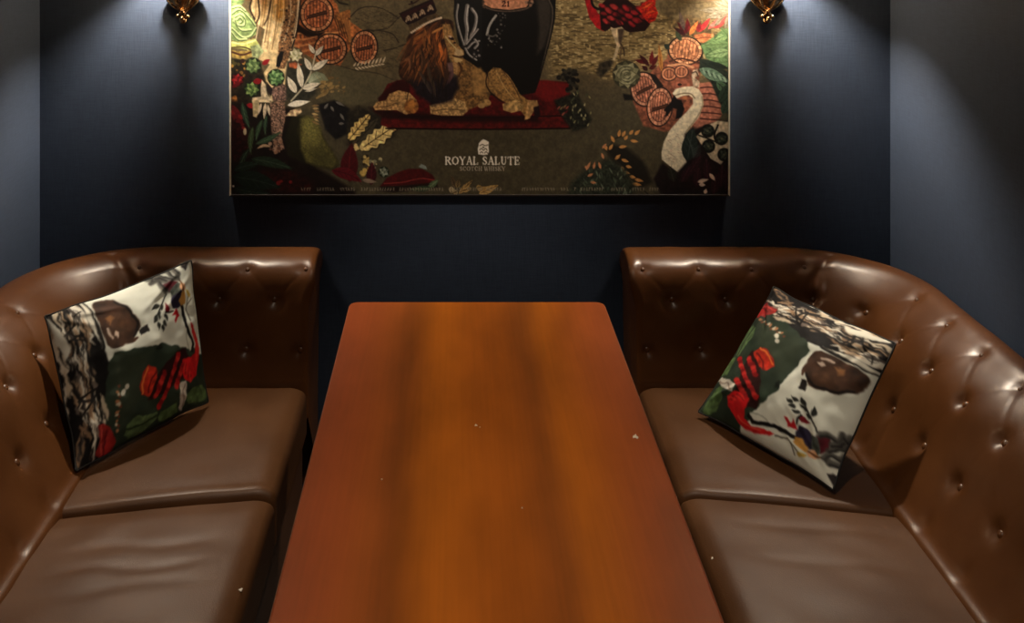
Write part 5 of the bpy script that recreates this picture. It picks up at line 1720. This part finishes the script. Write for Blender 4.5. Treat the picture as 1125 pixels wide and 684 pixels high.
def throw_cushion(corners, order, label, thick, seed):
    """corners: four space points round the cushion; order[k] = print corner (0..3) lying at corner k"""
    Pc = np.array(corners, float)
    Q = np.empty((4, 3))
    for k, c_ in enumerate(order):
        Q[c_] = Pc[k]
    n = 170
    a = np.linspace(0, 1, n)
    a = a - .012 * np.sin(4 * math.pi * a) / 2
    U, W = np.meshgrid(a, a)                # U across, W down the print
    bu, bw = 2 * U - 1, 2 * W - 1
    # sides draw in a little between the corners
    Us = .5 + .5 * bu * (1 - .035 * (1 - bw ** 2) * np.abs(bu))
    Ws = .5 + .5 * bw * (1 - .035 * (1 - bu ** 2) * np.abs(bw))
    Us = Us + .016 * (vnoise(W * 5 + 3 * (bu > 0), W * 0 + seed, seed) - .5) * np.abs(bu) ** 4 * np.clip((1 - bw ** 2) * 4, 0, 1)
    Ws = Ws + .016 * (vnoise(U * 5 + 3 * (bw > 0), U * 0 + seed, seed + 4) - .5) * np.abs(bw) ** 4 * np.clip((1 - bu ** 2) * 4, 0, 1)
    flat = (Q[0] * ((1 - Us) * (1 - Ws))[..., None] + Q[1] * (Us * (1 - Ws))[..., None] + Q[2] * (Us * Ws)[..., None] + Q[3] * ((1 - Us) * Ws)[..., None])
    nrm = np.cross(Q[1] - Q[3], Q[2] - Q[0])
    nrm /= np.linalg.norm(nrm)
    if nrm[1] > 0:
        nrm = -nrm                          # front of the cushion looks into the booth
    h = thick * (np.clip(1 - np.abs(bu) ** 2.3, 0, 1) * np.clip(1 - np.abs(bw) ** 2.3, 0, 1)) ** .66
    edge = np.clip(1 - np.abs(bu), 0, 1) * np.clip(1 - np.abs(bw), 0, 1)
    wr = np.zeros_like(U)
    g = random.Random(seed)
    for k in range(16):                     # pull creases running in from the corners and seams
        cu, cw = [(0, 0), (1, 0), (1, 1), (0, 1)][k % 4]
        ang = math.atan2(.5 - cw, .5 - cu) + g.uniform(-.6, .6)
        L = g.uniform(.16, .42)
        ox, oy = cu + g.uniform(-.06, .06), cw + g.uniform(-.06, .06)
        du, dw = U - ox, W - oy
        al = du * math.cos(ang) + dw * math.sin(ang)
        ac = -du * math.sin(ang) + dw * math.cos(ang)
        wr += g.choice((-1, 1, 1)) * .0065 * np.exp(-(ac / .020) ** 2) * np.exp(-((al - L * .5) / (L * .5)) ** 2)
    wr += .007 * (vnoise(U * 7, W * 7, seed) - .5) + .003 * (vnoise(U * 17, W * 15, seed + 1) - .5)
    wr *= np.clip(edge * 9, 0, 1)
    front = flat + nrm * (h + wr)[..., None]
    back = flat - nrm * (h * .55)[..., None]
    ctr = Pc.mean(0)
    root = thing('throw_cushion', label, 'cushion', tuple(ctr), 'printed throw cushions')
    # colours picked off the printed cloth
    fu = np.clip(U * 199, 0, 198.999)
    fw = np.clip(W * 199, 0, 198.999)
    i, j = fw.astype(int), fu.astype(int)
    di, dj = (fw - i)[..., None], (fu - j)[..., None]
    c_ = (cloth.C[i, j] * (1 - di) * (1 - dj) + cloth.C[i + 1, j] * di * (1 - dj) + cloth.C[i, j + 1] * (1 - di) * dj + cloth.C[i + 1, j + 1] * di * dj)
    gF = grid_faces(n, n)
    t_ = front[1, 0] - front[0, 0], front[0, 1] - front[0, 0]
    fl = np.dot(np.cross(flat[n // 2, n // 2 + 5] - flat[n // 2, n // 2], flat[n // 2 + 5, n // 2] - flat[n // 2, n // 2]), nrm) < 0
    # grid_faces winds (row, col): normal = col x row sense
    gf = gF if fl else gF[:, ::-1]
    fr = ink_mesh('front_panel', front.reshape(-1, 3), gf, c_ * CLOTH_GAIN, M_CLOTH, root)
    bk = ink_mesh('back_panel', back.reshape(-1, 3), gf[:, ::-1], np.ones_like(c_) * np.array((40, 46, 40)), M_CLOTH, root)
    ring = np.concatenate([flat[0, :-1], flat[:-1, -1], flat[-1, :0:-1], flat[:0:-1, 0]])
    V, F = tube(np.vstack([ring, ring[:1]])[::2] if len(ring) % 2 == 0 else np.vstack([ring, ring[:1]]), .0022, 8)
    part('seam', V, F, M_SEAM, root)
    return root


def space(px, py, d):
    return np.array(((px - 497) * d / 1127, d, EYE - (py + 110) * d / 1127))


throw_cushion([space(850, 315, 2.575), space(984, 377, 2.25), space(915, 538, 2.155), space(767, 452, 2.475)], [0, 1, 2, 3],
              'printed cushion tilted onto one corner, white part lowest, on the sofa right of the table', .062, 5)
throw_cushion([space(49, 347, 2.36), space(210, 286, 2.55), space(229, 441, 2.53), space(84, 517, 2.225)], [1, 2, 3, 0],
              'printed cushion standing upright, white part uppermost, on the sofa left of the table', .060, 9)
